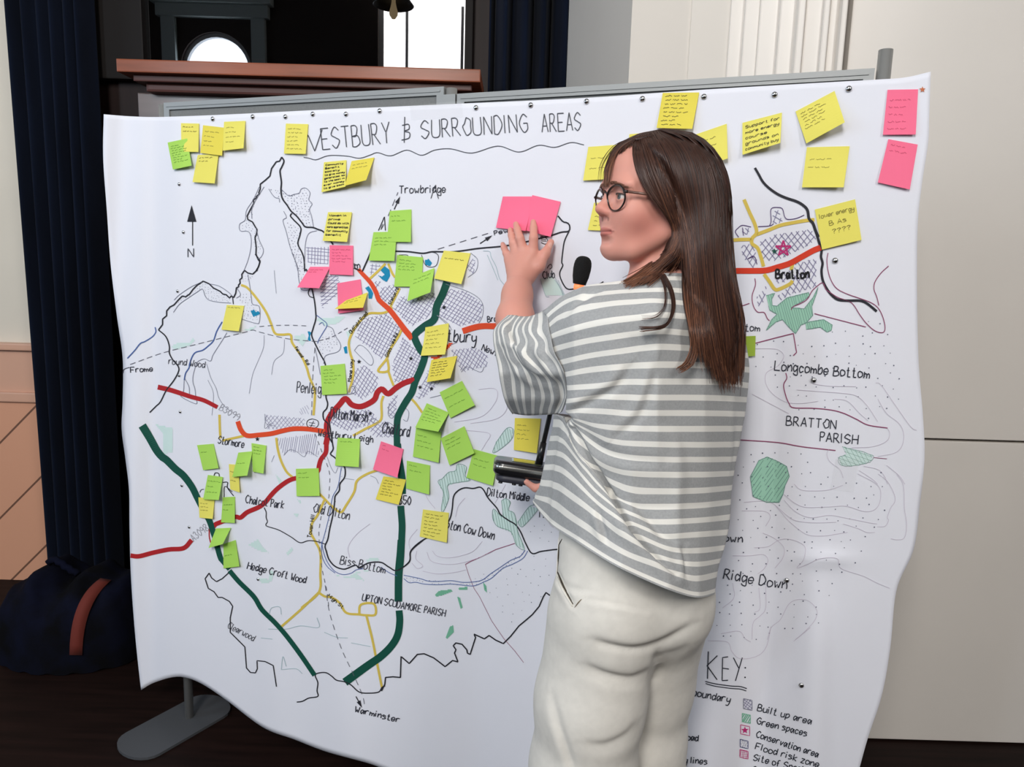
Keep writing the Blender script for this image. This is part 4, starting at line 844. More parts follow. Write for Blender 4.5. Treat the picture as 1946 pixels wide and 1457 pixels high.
def note(k, q, c, label, liftL=0.004, liftR=0.008, base=0.0022, lines=0, ink_='Y', words=None, bend=0.0, group=None, frac=(0.12, 0.8), curl=None, len_=0.8):
    """a square of gummed paper: top edge stuck to the map, lower edge standing off by liftL..liftR"""
    Q = np.array(cv(k, num(q)), float)
    n = 12; P, off = [], []
    for j in range(n + 1):
        v = j / n
        for i in range(n + 1):
            u = i / n
            p = quad_pt(Q, u, v)
            if bend: p = p + (Q[1] - Q[0]) * bend * math.sin(math.pi * v) * 0.5
            P.append(p); off.append(base + (liftL * (1 - u) + liftR * u) * v ** 1.6)
    P, off = np.array(P), np.array(off)
    def lay(P, off):
        D_ = _F[None] + _R[None] * ((P[:, 0:1] - FW / 2) / FPX) + _U[None] * ((FH / 2 - P[:, 1:2]) / FPX)
        # all notes take the sheet's stand-off at their own middle top edge, smoothly
        t = (np.dot(B_0 - CAM, B_N) + disp(P[:, 0], P[:, 1]) + off) / (D_ @ B_N); return CAM[None] + D_ * t[:, None]
    V = lay(P, off)
    F = [(j * (n + 1) + i, (j + 1) * (n + 1) + i, (j + 1) * (n + 1) + i + 1, j * (n + 1) + i + 1) for j in range(n) for i in range(n)]
    # back face a paper's thickness behind, rim closed
    nv = len(V); V = list(V) + [v - B_N * 0.0004 for v in V]
    F2 = [tuple(nv + i for i in f[::-1]) for f in F]
    rim = [i for i in range(n + 1)] + [(j + 1) * (n + 1) - 1 for j in range(1, n + 1)] + [n * (n + 1) + i for i in range(n - 1, -1, -1)] + [j * (n + 1) for j in range(n - 1, 0, -1)]
    F3 = [(rim[i], rim[(i + 1) % len(rim)], nv + rim[(i + 1) % len(rim)], nv + rim[i]) for i in range(len(rim))]
    FF = F + F2 + F3; mi = [0] * len(FF)
    def at(u, v):
        p = quad_pt(Q, u, v)
        if bend: p = p + (Q[1] - Q[0]) * bend * math.sin(math.pi * v) * 0.5
        return p, base + (liftL * (1 - u) + liftR * u) * v ** 1.6 + 0.0006
    def stroke(uv, w):
        nonlocal V, FF, mi
        A = [at(u, v) for u, v in uv]; P_ = np.array([a[0] for a in A]); o_ = np.array([a[1] for a in A])
        if len(P_) < 2: return
        T_ = np.gradient(P_, axis=0); T_ /= np.linalg.norm(T_, axis=1, keepdims=True) + 1e-9; N_ = np.stack([-T_[:, 1], T_[:, 0]], 1) * w / 2
        a, b = lay(P_ + N_, o_), lay(P_ - N_, o_); s = len(V)
        for i in range(len(P_)): V += [a[i], b[i]]
        for i in range(len(P_) - 1): FF.append((s + 2 * i, s + 2 * i + 1, s + 2 * i + 3, s + 2 * i + 2)); mi.append(1)
    if words:
        m_ = len(words)
        for r, s in enumerate(words):
            v = frac[0] + (frac[1] - frac[0]) * (r + 0.7) / m_; L = min(0.86, 0.075 * len(s) + 0.1)
            for st in text_strokes(s, (0.08, 0), (0.08 + L, 0), 1.0): stroke([(x, v + y * 0.5 * (frac[1] - frac[0]) / m_) for x, y in st], 1.1)
    rnd = random.Random(len(NOTES) * 17 + 3)
    for r in range(lines):
        v = frac[0] + (frac[1] - frac[0]) * (r + 0.5) / max(lines, 1); u = 0.08 + rnd.uniform(0, .05); end = rnd.uniform(0.55, 1.0) * len_
        h = 0.02
        while u < end:
            wl = rnd.uniform(.08, .2); k_ = max(4, int(wl / 0.022)); stroke([(u + wl * i / k_, v + rnd.uniform(-h, h)) for i in range(k_ + 1)], 0.9); u += wl + 0.05
    o = mesh_obj('sticky_note', V, FF, [NOTE[c], M_nink[ink_]], None, smooth=False, midx=mi)
    tag(o, label, 'sticky note', group or CNAME[c] + ' sticky notes on the map')
    NOTES.append(o); return o
# top west corner
note('c1', '637 365 770 368 765 578 640 575', 'Y', 'yellow note, westmost of the yellow ones in the map\'s top corner by the navy curtain', lines=2, frac=(.05, .35), ink_='D')
note('c1', '800 380 955 398 940 605 780 585', 'O', 'yellow note in the middle of the top-corner cluster, above the plain lower one', lines=4, base=.0024)
note('c1', '955 355 1113 348 1098 550 945 568', 'Y', 'yellow note, eastmost and highest of the top-corner cluster, lower edge lifting', .006, .016, lines=4, base=.003)
note('c1', '538 508 683 478 715 678 577 708', 'G', 'small lime note beside the yellow cluster in the map\'s top corner by the curtain', .004, .01, base=.0045, lines=8, ink_='G')
note('c1', '760 600 915 592 885 810 722 800', 'Y', 'yellow note, lowest of the top-corner cluster, writing only along its upper edge', .004, .012, base=.0036, lines=2, frac=(.05, .3), ink_='D')
note('c1', '1412 368 1577 372 1557 592 1397 590', 'Y', 'yellow note covering the start of the big title lettering', .003, .008, lines=6, frac=(.1, .9))
note('c2', '180 415 318 402 312 565 165 600', 'Y', 'yellow note with dense black lettering just below the title\'s wavy underline', .004, .014, ink_='B', words=['Community', 'Benefit', 'society', 'to give money', 'generated, so', 'to the best in', 'ever money', 'to give back'], frac=(.05, .95))
note('c2', '350 408 490 385 440 525 308 560', 'O', 'blank yellow note curling forward, beside the densely lettered one under the title', .012, .03, base=.003, lines=2, frac=(.1, .4))
note('c2', '205 722 352 722 322 905 172 898', 'Y', 'yellow note with black lettering directly above the pink note, at the boundary\'s end', .004, .012, base=.0045, ink_='B', words=['Women in', 'prime', 'Could do with', 'more apprentices', 'for community', 'benefit'], frac=(.05, .85))
note('c2', '215 925 360 928 358 1110 212 1105', 'P', 'flat pink note, upper one of the pink trio by the hatched town', .003, .006, lines=5, ink_='P', frac=(.1, .6))
note('c2', '95 1058 218 1058 150 1190 15 1185', 'P', 'pink note folded up and curling, beside the flat pink one', .014, .03, base=.0036, lines=2, ink_='P', frac=(.1, .3))
note('c2', '262 1160 405 1135 425 1325 268 1345', 'P', 'pink note partly covered by a curling yellow note', .003, .005, base=.0028)
note('c2', '315 1265 450 1215 420 1310 245 1318', 'O', 'yellow note curling over the lowest pink note of the trio', .012, .03, base=.0045, lines=2, frac=(.1, .5))
note('c2', '585 715 718 705 715 905 567 905', 'G', 'lime note below the name Trowbridge, upper of the overlapping pair', .003, .009, lines=2, ink_='G', frac=(.1, .4))
note('c2', '485 845 630 842 612 1022 455 1020', 'G', 'lime note overlapping the one under Trowbridge, lower of the pair', .003, .009, base=.0042, lines=3, ink_='G', frac=(.15, .5))
note('c2', '630 985 790 1000 780 1180 612 1180', 'G', 'flat lime note by the small blue pond, half behind a curling lime note', .003, .006, base=.0022, lines=4, ink_='G', frac=(.1, .5))
note('c2', '720 1120 860 1065 835 1215 693 1270', 'G', 'lime note curling strongly forward beside the top of the dark green road', .012, .03, base=.0042, lines=2, ink_='G', frac=(.1, .4))
note('c2', '918 958 1082 975 1025 1165 858 1130', 'Y', 'tilted yellow note at the very top of the dark green road', .005, .015, base=.0026, lines=1, frac=(.15, .35), ink_='D')
note('c4', '965 590 1138 560 1110 790 930 800', 'Y', 'yellow note covering the start of the name Westbury on the green road', .004, .014, lines=5, bend=.06, base=.0026)
note('c4', '1010 830 1200 800 1150 965 975 995', 'O', 'yellow note with brown scribble and lifted edge, just under the Westbury note', .008, .03, base=.0034, lines=6, ink_='B', frac=(.1, .8))
note('c4', '1070 1070 1235 985 1330 1165 1150 1260', 'G', 'lime note standing on its corner like a diamond, topmost of the middle lime group', .003, .009, lines=2, ink_='G')
note('c4', '975 1150 1140 1220 1060 1360 890 1330', 'G', 'lime note with its corner folded forward, between the diamond note and the road', .006, .03, base=.005, lines=5, ink_='G', frac=(.1, .7))
note('c6', '820 265 1005 315 985 540 795 495', 'G', 'lime note under the folded-corner lime note, east of the name Chalford', .003, .008, base=.0024, lines=3, ink_='G', frac=(.2, .7))
note('c6', '1000 360 1175 270 1250 470 1065 560', 'G', 'tilted lime note between the Chalford group and the hatched wood', .003, .008, base=.0036, lines=3, ink_='G', frac=(.1, .5))
note('c6', '1245 440 1430 490 1385 710 1190 650', 'G', 'lime note directly beside the microphone base', .003, .008, base=.0022, lines=2, ink_='G', frac=(.2, .6))
note('c6', '750 525 922 560 915 775 745 730', 'G', 'lime note just east of the green road, beside the lettering 350', .003, .008, lines=2, ink_='G', frac=(.05, .4))
note('c6', '560 382 725 440 680 650 500 590', 'P', 'lone pink note on the dark green road near Chalford', .004, .014, base=.0034, lines=2, ink_='P', frac=(.03, .3), len_=.4)
note('c6', '578 640 745 665 690 850 520 810', 'O', 'yellow note under the lone pink one on the dark green road', .003, .009, base=.0024, lines=6, frac=(.1, .8), ink_='D')
note('c6', '870 885 1060 910 1045 1130 845 1085', 'Y', 'yellow note at the start of the words Upton Cow Down', .003, .006, lines=7, frac=(.08, .95), ink_='D')
note('c6', '240 355 405 365 395 572 220 562', 'G', 'lime note hiding the words Westbury Leigh, right edge lifted', .004, .02, lines=1, ink_='G', frac=(.05, .2))
note('c5', '1330 430 1498 425 1505 630 1335 632', 'G', 'lime note covering the red road above Old Dilton', .003, .007, lines=2, ink_='G', frac=(.08, .4))
note('c4', '190 875 370 858 385 1080 203 1090', 'G', 'lime note covering the end of the name Penleigh', .003, .007, lines=5, ink_='G', frac=(.1, .65))
note('c3', '820 385 948 392 908 580 780 568', 'Y', 'lone yellow note on the river beside the small blue pond', .003, .012, lines=1, frac=(.03, .15))
note('c5', '600 255 722 245 758 425 645 440', 'G', 'lime note just below the name Stormore, flat and nearly blank', .003, .008, lines=1, ink_='G', frac=(.2, .4), len_=.6)
note('c5', '905 310 1010 300 970 480 860 490', 'G', 'lime note curling over a yellow one below Stormore', .008, .026, base=.005, lines=1, ink_='G')
note('c5', '1002 240 1112 258 1090 465 1012 450', 'G', 'lime note directly under the orange road, beside the curling lime one', .003, .012, base=.0028, lines=3, ink_='G', frac=(.05, .4))
note('c5', '835 395 905 400 915 605 845 580', 'Y', 'narrow yellow note mostly hidden behind the curling lime note', .003, .008, base=.0022, lines=2)
note('c5', '680 475 790 490 760 660 645 655', 'G', 'lime note lying over the yellow note on the west green road', .006, .018, base=.0042, lines=3, ink_='G')
note('c5', '610 640 730 650 715 800 618 790', 'Y', 'yellow note on the west green road above the A3098 junction', .003, .008, base=.0024, lines=3, frac=(.2, .7))
note('c5', '790 640 880 635 878 830 778 825', 'G', 'lime note where the dark red road meets the west green road', .003, .008, lines=2, ink_='G', frac=(.2, .6))
note('c5', '740 870 850 865 790 985 685 1015', 'G', 'lime note rolled forward just below the red and green junction', .012, .028, base=.0042)
note('c5', '795 985 885 955 912 1150 795 1165', 'G', 'lowest lime note on the west green road, above Hedge Croft Wood', .003, .008, base=.0024, lines=1, ink_='G', frac=(.4, .6))
note('c6', '1548 210 1740 215 1710 470 1540 445', 'O', 'yellow note behind the microphone stem, its corner curling', .003, .012, lines=4, frac=(.15, .7), len_=.6)
# the two pink notes under the hand
note('r7', '360 215 745 215 640 640 275 600', 'P', 'pink note under the raised hand, the one nearer the name Pewsey', .003, .012)
note('r7', '722 198 1072 280 948 712 630 630', 'P', 'pink note under the raised hand, overlapping the other pink note', .006, .008, base=.0040)
# round the head and the east end
note('r1', '1090 160 1510 155 1430 575 1018 565', 'O', 'yellow note densely written, stuck to the map\'s top edge above the woman\'s hair', .004, .012, ink_='B', lines=8, frac=(.03, .95), base=.003)
note('p', '1303 262 1381 235 1383 301 1308 325', 'Y', 'yellow note peeping out behind the back of the woman\'s head', .004, .014, ink_='D', lines=3, frac=(.15, .8))
note('p', '1196 255 1290 247 1285 320 1192 328', 'Y', 'yellow note almost hidden behind the crown of the woman\'s hair', .002, .004)
note('p', '1118 279 1200 273 1192 338 1108 343', 'Y', 'yellow note in front of the woman\'s forehead and fringe', .004, .012, lines=2, frac=(.2, .8), len_=.5)
note('p', '1129 385 1200 385 1190 440 1117 437', 'Y', 'yellow note behind the woman\'s nose and lips', .003, .006, lines=5, frac=(.1, .9), ink_='D')
note('r2', '150 405 515 310 500 590 150 700', 'Y', 'yellow note beginning with the words Support for, nearest the woman\'s head', .006, .022, ink_='B', words=['Support for', 'more energy', 'course', 'grounds on', 'community buy'], frac=(.08, .95))
note('r2', '640 300 1000 110 1095 400 740 595', 'Y', 'strongly tilted yellow note, highest at the map\'s east end', .008, .026, ink_='D', lines=6, frac=(.08, .65))
note('r2', '745 630 1140 620 1085 1000 700 1000', 'Y', 'upright yellow note under the strongly tilted one at the east end', .005, .012, lines=2, frac=(.2, .6), len_=.7)
note('r2', '1490 100 1772 95 1750 512 1447 515', 'P', 'upper pink note at the map\'s east end beside the orange star', .003, .005, lines=5, ink_='P', frac=(.15, .95))
note('r2', '1497 555 1768 605 1695 1020 1400 955', 'P', 'lower pink note at the map\'s east end, tilted', .003, .005, lines=2, ink_='P', frac=(.05, .3))
note('r3', '818 185 1190 90 1250 465 885 555', 'Y', 'flat yellow note on the black boundary beside Bratton, with question marks', .003, .006, ink_='D', words=['lower energy', '   B As', '    ????'], frac=(.1, .75))
note('p', '1384 640 1436 638 1435 676 1386 680', 'K', 'olive green note half hidden behind the woman\'s long hair', .003, .005)

# ------------------------------------------------------------------ push pins
M_pin = mat('nickel_pin', rgb(206, 206, 206), 0.18, metal=1.0)
PIN_AT = [(405, 226, 'over the top-corner yellow notes'), (481, 222, 'in the top edge, next after the corner notes'), (543, 222, 'in the top edge above the note on the title\'s first letter'), (595, 217, 'in the top edge above the title\'s first E'),
 (658, 217, 'in the top edge above the T and B of the title'), (722, 211, 'in the top edge above the end of WESTBURY'), (905, 205, 'in the top edge just past the middle pole'), (1009, 200, 'in the top edge above the end of SURROUNDING'), (1115, 193, 'in the top edge beyond the title\'s last letter'),
 (1221, 188, 'in the top edge beside the densely written note over the hair'), (1338, 184, 'in the top edge between the hair note and the Support for note'), (1472, 180, 'in the top edge above the Support for note'), (1613, 169, 'in the top edge near the east pole'),
 (341, 350, 'under the small lime note'), (349, 441, 'beside the shaft of the north arrow'), (338, 553, 'above the west end of the river line'), (341, 713, 'under the words round Wood'), (343, 782, 'below the west end of the red road'), (346, 922, 'beside the upper west green road'), (360, 1001, 'near the faint A3098 lettering'),
 (1587, 495, 'east of the black boundary below the question-mark note'), (1546, 722, 'under the words Longcombe Bottom'), (1495, 1102, 'at the end of the words Ridge Down'), (1523, 1301, 'beside the word KEY'), (491, 1100, 'under the words Hedge Croft Wood')]
pin0 = None
for x, y, w in PIN_AT:
    p = onpaper(x, y, 0.0)
    if pin0 is None:
        pin0 = lathe('push_pin', [(0.0, -0.006), (0.0011, -0.006), (0.0011, 0.0012), (0.0052, 0.0012), (0.0057, 0.0019), (0.0053, 0.0031), (0.0038, 0.0044), (0.0018, 0.0051), (0.0, 0.0053)], (0, 0, 0), M_pin, None, 16, axis=tuple(B_N)); o = pin0
    else:
        o = pin0.copy(); COL.objects.link(o)
    o.location = tuple(p); sc_ = 1.0 if (y < 260 or x > 1400) else 0.8; o.scale = (sc_,) * 3
    tag(o, 'silver push pin ' + w, 'push pin', 'push pins holding the map')

# strips of clear tape
M_tape = bpy.data.materials.new('clear_tape'); M_tape.use_nodes = True
_nt = M_tape.node_tree; _b = _nt.nodes['Principled BSDF']; _b.inputs['Base Color'].default_value = (0.95, 0.95, 0.95, 1); _b.inputs['Roughness'].default_value = 0.12; _b.inputs['Alpha'].default_value = 0.10; _b.inputs['Specular IOR Level'].default_value = 0.9
_nz = _nt.nodes.new('ShaderNodeTexNoise'); _nz.inputs['Scale'].default_value = 45; _bp = _nt.nodes.new('ShaderNodeBump'); _bp.inputs['Strength'].default_value = 0.6; _bp.inputs['Distance'].default_value = 0.004
_nt.links.new(_nz.outputs[0], _bp.inputs['Height']); _nt.links.new(_bp.outputs[0], _b.inputs['Normal'])
for q, l in (('778 200 876 192 880 222 782 228', 'clear tape strip over the map\'s top edge at the middle pole'), ('1588 872 1632 872 1622 935 1578 930', 'crinkled clear tape patch beside the pale green wood')):
    Q = np.array(num(q)); V = [onpaper(*quad_pt(Q, i / 10, j / 6), 0.002 + 0.0006 * math.sin(i * 2.1 + j * 3.3)) for j in range(7) for i in range(11)]
    F = [(j * 11 + i, (j + 1) * 11 + i, (j + 1) * 11 + i + 1, j * 11 + i + 1) for j in range(6) for i in range(10)]
    tag(mesh_obj('clear_tape', V, F, M_tape), l, 'tape', 'clear tape on the map')
# ------------------------------------------------------------------ implicit modelling kit for the figure
def pix(V):
    """photograph pixel of world points (n,3)"""
    Q = np.asarray(V, float) - CAM; d = Q @ _F
    return FW / 2 + FPX * (Q @ _R) / d, FH / 2 - FPX * (Q @ _U) / d
class Field:
    def __init__(self, xs, ys, zs):
        self.g = [np.asarray(a, np.float32) for a in (xs, ys, zs)]
        self.f = np.full([len(a) for a in self.g], 0.5, np.float32)
    def box_(self, lo, hi):
        sl = []
        for a, l, h in zip(self.g, lo, hi):
            i0 = max(int(np.searchsorted(a, l)) - 1, 0); i1 = min(int(np.searchsorted(a, h)) + 1, len(a)); sl.append(slice(i0, max(i1, i0)))
        return tuple(sl)
    def pts(self, sl):
        return [self.g[0][sl[0]][:, None, None], self.g[1][sl[1]][None, :, None], self.g[2][sl[2]][None, None, :]]
    def put(self, fn, lo, hi, k=0.01, sub=False):
        m = k + 0.012
        sl = self.box_(np.asarray(lo) - m, np.asarray(hi) + m)
        f = self.f[sl]
        if f.size == 0: return
        d = fn(*self.pts(sl)).astype(np.float32)
        if sub: h = np.maximum(k - np.abs(f + d), 0) / k; self.f[sl] = np.maximum(f, -d) + h * h * k * 0.25
        else: h = np.maximum(k - np.abs(f - d), 0) / k; self.f[sl] = np.minimum(f, d) - h * h * k * 0.25
    def cone(self, a, b, ra, rb, k=0.01, sub=False, flat=None):
        a, b = np.asarray(a, float), np.asarray(b, float); ba = b - a; L2 = ba.dot(ba)
        def fn(x, y, z):
            px, py, pz = x - a[0], y - a[1], z - a[2]
            t = np.clip((px * ba[0] + py * ba[1] + pz * ba[2]) / L2, 0, 1)
            return np.sqrt((px - t * ba[0]) ** 2 + (py - t * ba[1]) ** 2 + (pz - t * ba[2]) ** 2) - (ra + (rb - ra) * t)
        r = max(ra, rb); self.put(fn, np.minimum(a, b) - r, np.maximum(a, b) + r, k, sub)
    def chain(self, P, R, k=0.01):
        for i in range(len(P) - 1): self.cone(P[i], P[i + 1], R[i], R[i + 1], k)
    def ell(self, c, r, M=None, k=0.01, sub=False):
        c = np.asarray(c, float); r = np.asarray(r, float); M = np.eye(3) if M is None else np.asarray(M)   # rows of M: local axes
        def fn(x, y, z):
            px, py, pz = x - c[0], y - c[1], z - c[2]
            q = [M[i, 0] * px + M[i, 1] * py + M[i, 2] * pz for i in range(3)]
            k0 = np.sqrt((q[0] / r[0]) ** 2 + (q[1] / r[1]) ** 2 + (q[2] / r[2]) ** 2); k1 = np.sqrt((q[0] / r[0] ** 2) ** 2 + (q[1] / r[1] ** 2) ** 2 + (q[2] / r[2] ** 2) ** 2)
            return k0 * (k0 - 1) / np.maximum(k1, 1e-6)
        e = np.sqrt(((M * r[:, None]) ** 2).sum(0)); self.put(fn, c - e, c + e, k, sub)
    def mesh(self):
        f = self.f; g = self.g; s = f < 0
        n = [len(a) for a in g]
        c = sum(s[i:n[0] - 1 + i, j:n[1] - 1 + j, l:n[2] - 1 + l].astype(np.int8) for i in (0, 1) for j in (0, 1) for l in (0, 1))
        act = np.argwhere((c > 0) & (c < 8)); I, J, K = act.T
        val = {(i, j, l): f[I + i, J + j, K + l] for i in (0, 1) for j in (0, 1) for l in (0, 1)}
        acc = np.zeros((len(act), 3)); cnt = np.zeros(len(act))
        for ax in range(3):
            for a in (0, 1):
                for b in (0, 1):
                    o0 = [0, 0, 0]; o1 = [0, 0, 0]; oth = [q for q in range(3) if q != ax]
                    o0[oth[0]] = o1[oth[0]] = a; o0[oth[1]] = o1[oth[1]] = b; o1[ax] = 1
                    v0, v1 = val[tuple(o0)], val[tuple(o1)]; m = (v0 < 0) != (v1 < 0)
                    t = np.where(m, v0 / np.where(m, v0 - v1, 1), 0)
                    idx = (I, J, K)
                    for q in range(3):
                        lo_ = g[q][idx[q] + o0[q]]; hi_ = g[q][idx[q] + o1[q]]
                        acc[:, q] += np.where(m, lo_ + (hi_ - lo_) * t, 0)
                    cnt += m
        V = acc / cnt[:, None]
        vid = np.full([a - 1 for a in n], -1, np.int32); vid[I, J, K] = np.arange(len(act))
        Fq = []
        for ax in range(3):
            o = [q for q in range(3) if q != ax]
            sl0 = [slice(None)] * 3; sl1 = [slice(None)] * 3; sl0[ax] = slice(0, n[ax] - 1); sl1[ax] = slice(1, n[ax])
            ch = s[tuple(sl0)] != s[tuple(sl1)]
            e = np.argwhere(ch); e = e[(e[:, o[0]] > 0) & (e[:, o[1]] > 0) & (e[:, o[0]] < n[o[0]] - 1) & (e[:, o[1]] < n[o[1]] - 1)]
            q = []
            for a, b in ((0, 0), (-1, 0), (-1, -1), (0, -1)):
                t = e.copy(); t[:, o[0]] += a; t[:, o[1]] += b; q.append(vid[t[:, 0], t[:, 1], t[:, 2]])
            q = np.stack(q, 1); flip = s[tuple(sl0)][e[:, 0], e[:, 1], e[:, 2]]
            if ax == 1: flip = ~flip
            q[~flip] = q[~flip][:, ::-1]; Fq.append(q)
        return V, np.concatenate(Fq)
def relax(V, Fq, it=2, lam=0.5):
    for _ in range(it):
        acc = np.zeros_like(V); cnt = np.zeros(len(V))
        for a, b in ((0, 1), (1, 2), (2, 3), (3, 0)):
            for p, q in ((a, b), (b, a)):
                np.add.at(acc, Fq[:, p], V[Fq[:, q]]); np.add.at(cnt, Fq[:, p], 1)
        V = V + lam * (acc / np.maximum(cnt, 1)[:, None] - V)
    return V
def normals(V, Fq):
    Fq = np.asarray(Fq)
    nn = np.cross(V[Fq[:, 2]] - V[Fq[:, 0]], V[Fq[:, 3]] - V[Fq[:, 1]]); N = np.zeros_like(V)
    for i in range(4): np.add.at(N, Fq[:, i], nn)
    return N / (np.linalg.norm(N, axis=1, keepdims=True) + 1e-12)
def dist_poly(px, py, P):
    best = np.full(len(px), 1e9); side = np.zeros(len(px)); tt = np.zeros(len(px)); L = len(P) - 1
    for i in range(L):
        ax, ay = P[i]; bx, by = P[i + 1]; dx_, dy_ = bx - ax, by - ay
        t = np.clip(((px - ax) * dx_ + (py - ay) * dy_) / (dx_ * dx_ + dy_ * dy_), 0, 1); ex, ey = px - ax - t * dx_, py - ay - t * dy_
        d = np.hypot(ex, ey); m = d < best; best = np.where(m, d, best); side = np.where(m, np.sign(dx_ * ey - dy_ * ex), side); tt = np.where(m, (i + t) / L, tt)
    return best, side, tt
def crease(V, N, P, depth, w, ridge=0.0, rw=12.0, near=None):
    """press a crease (and raise a ridge beside it) along a line seen in the photograph, on the side facing the camera"""
    P = [tuple(p) for p in cr(P, 6)] if len(P) > 2 else P
    px, py = pix(V); d, s, t = dist_poly(px, py, P)
    face = np.clip(np.einsum('ij,ij->i', N, CAM - V) / np.linalg.norm(V - CAM, axis=1) * 3, 0, 1)
    fade = np.sin(np.pi * np.clip(t, 0.02, 0.98)) ** 0.5
    out = -depth * np.exp(-(d / w) ** 2) + ridge * np.exp(-((d * s - rw) / rw) ** 2)
    return V + N * (out * face * fade)[:, None]

# ------------------------------------------------------------------ the person
wm = thing('person', 'woman seen from behind in striped top, pressing a pink note to the map', 'person', (0.24, 1.25, 0))
# head frame: she looks towards the map's west end, a little back to the room
PHI = math.radians(17)
HF = np.array([-math.cos(PHI), -math.sin(PHI), 0.0]); HS = np.array([math.sin(PHI), -math.cos(PHI), 0.0]); HU = np.array([0, 0, 1.0])
_hp = math.radians(4.5)     # head pitch
HF, HU = HF * math.cos(_hp) + HU * math.sin(_hp), HU * math.cos(_hp) - HF * math.sin(_hp)
HM = np.stack([HF, HS, HU]); HC = WY(1247, 388, 1.28); HSC = 0.97
def fu(u): return np.where(np.asarray(u) < 0, np.asarray(u) * 0.875, np.asarray(u) * 0.90)
def H(f, s, u): return HC + (HF * f + HS * s + HU * float(fu(u))) * HSC
def hloc(V):
    q = ((np.asarray(V) - HC) @ HM.T) / HSC; q[:, 2] = np.where(q[:, 2] < 0, q[:, 2] / 0.875, q[:, 2] / 0.90); return q
def hd(px, py, n): return onboard(px, py, float(disp(px, py)) + n)

def arange(*segs):
    out = []
    for a, b, st in segs: out += list(np.arange(a, b, st))
    return np.array(out + [segs[-1][1]])
BF = Field(arange((-0.05, 0.12, 0.0024), (0.12, 0.225, 0.0013), (0.225, 0.50, 0.003)), arange((1.02, 1.15, 0.004), (1.15, 1.33, 0.0013), (1.33, 1.53, 0.003), (1.53, 1.67, 0.0022)), arange((-0.01, 0.86, 0.014), (0.86, 1.06, 0.005), (1.06, 1.28, 0.006), (1.28, 1.385, 0.0024), (1.385, 1.53, 0.0013), (1.53, 1.62, 0.0024)))
def He(f, s, u, r, k=0.012, sub=False, M=None): BF.ell(H(f, s, u), np.array(r) * HSC, HM if M is None else M, k, sub)
def Hc_(a, b, ra, rb, k=0.01, sub=False): BF.cone(H(*a), H(*b), ra * HSC, rb * HSC, k, sub)
# skull and face
He(-0.016, 0, 0.030, (0.095, 0.072, 0.081))
He(0.030, 0, -0.030, (0.058, 0.053, 0.072), 0.03)
He(0.050, 0, 0.046, (0.041, 0.056, 0.046), 0.03)
for s in (1, -1):
    Hc_((0.0, 0.047 * s, -0.055), (0.050, 0.027 * s, -0.096), 0.015, 0.012, 0.03)
    Hc_((0.050, 0.027 * s, -0.094), (0.071, 0.008 * s, -0.099), 0.012, 0.011, 0.02)
    He(0.060, 0.035 * s, -0.030, (0.024, 0.024, 0.024), 0.03)
    He(0.076, 0.029 * s, 0.021, (0.017, 0.026, 0.009), 0.018)
He(0.071, 0, -0.094, (0.0165, 0.018, 0.014), 0.02)
He(0.064, 0, -0.062, (0.020, 0.032, 0.026), 0.025)
for s in (1, -1): He(0.097, 0.031 * s, 0.0, (0.015, 0.020, 0.012), 0.016, True)
Hc_((0.086, 0, 0.012), (0.1005, 0, -0.021), 0.0062, 0.0075, 0.012)
He(0.1015, 0, -0.025, (0.0098, 0.0092, 0.0078), 0.009)
for s in (1, -1):
    He(0.0925, 0.0105 * s, -0.030, (0.0090, 0.0065, 0.0062), 0.007)
    He(0.0965, 0.0062 * s, -0.0385, (0.0045, 0.0028, 0.003), 0.004, True)
# lids: a ball with a slit for each eye
for s in (1, -1):
    BF.ell(H(0.076, 0.031 * s, 0.0), np.array([0.0138, 0.0145, 0.0125]) * HSC, HM, 0.006)
    BF.ell(H(0.087, 0.0335 * s, -0.0006), np.array([0.012, 0.0138, 0.0048]) * HSC, HM, 0.0015, True)
# lips
He(0.0755, 0, -0.0618, (0.0205, 0.0248, 0.0050), 0.006)
He(0.0745, 0, -0.0708, (0.0205, 0.0225, 0.0058), 0.006)
for s in (1, -1):
    MP = [(0.0972, 0, -0.0662), (0.0945, 0.010 * s, -0.0660), (0.0885, 0.019 * s, -0.0662), (0.0790, 0.0272 * s, -0.0664), (0.0735, 0.0310 * s, -0.0664)]
    for a, b in zip(MP[:-1], MP[1:]): Hc_(a, b, 0.0013, 0.0012, 0.0018, True)
He(0.0905, 0, -0.0845, (0.006, 0.018, 0.0045), 0.010, True)
# ears
for s in (1, -1):
    Me = np.stack([HF * math.cos(.35) + HS * s * -math.sin(.35), HS * s * math.cos(.35) + HF * math.sin(.35), HU])
    BF.ell(H(-0.012, 0.076 * s, -0.008), np.array([0.017, 0.008, 0.030]) * HSC, Me, 0.008)
    BF.ell(H(-0.010, 0.083 * s, -0.002), np.array([0.010, 0.006, 0.016]) * HSC, Me, 0.006, True)
    He(-0.004, 0.072 * s, -0.034, (0.009, 0.007, 0.009), 0.008)
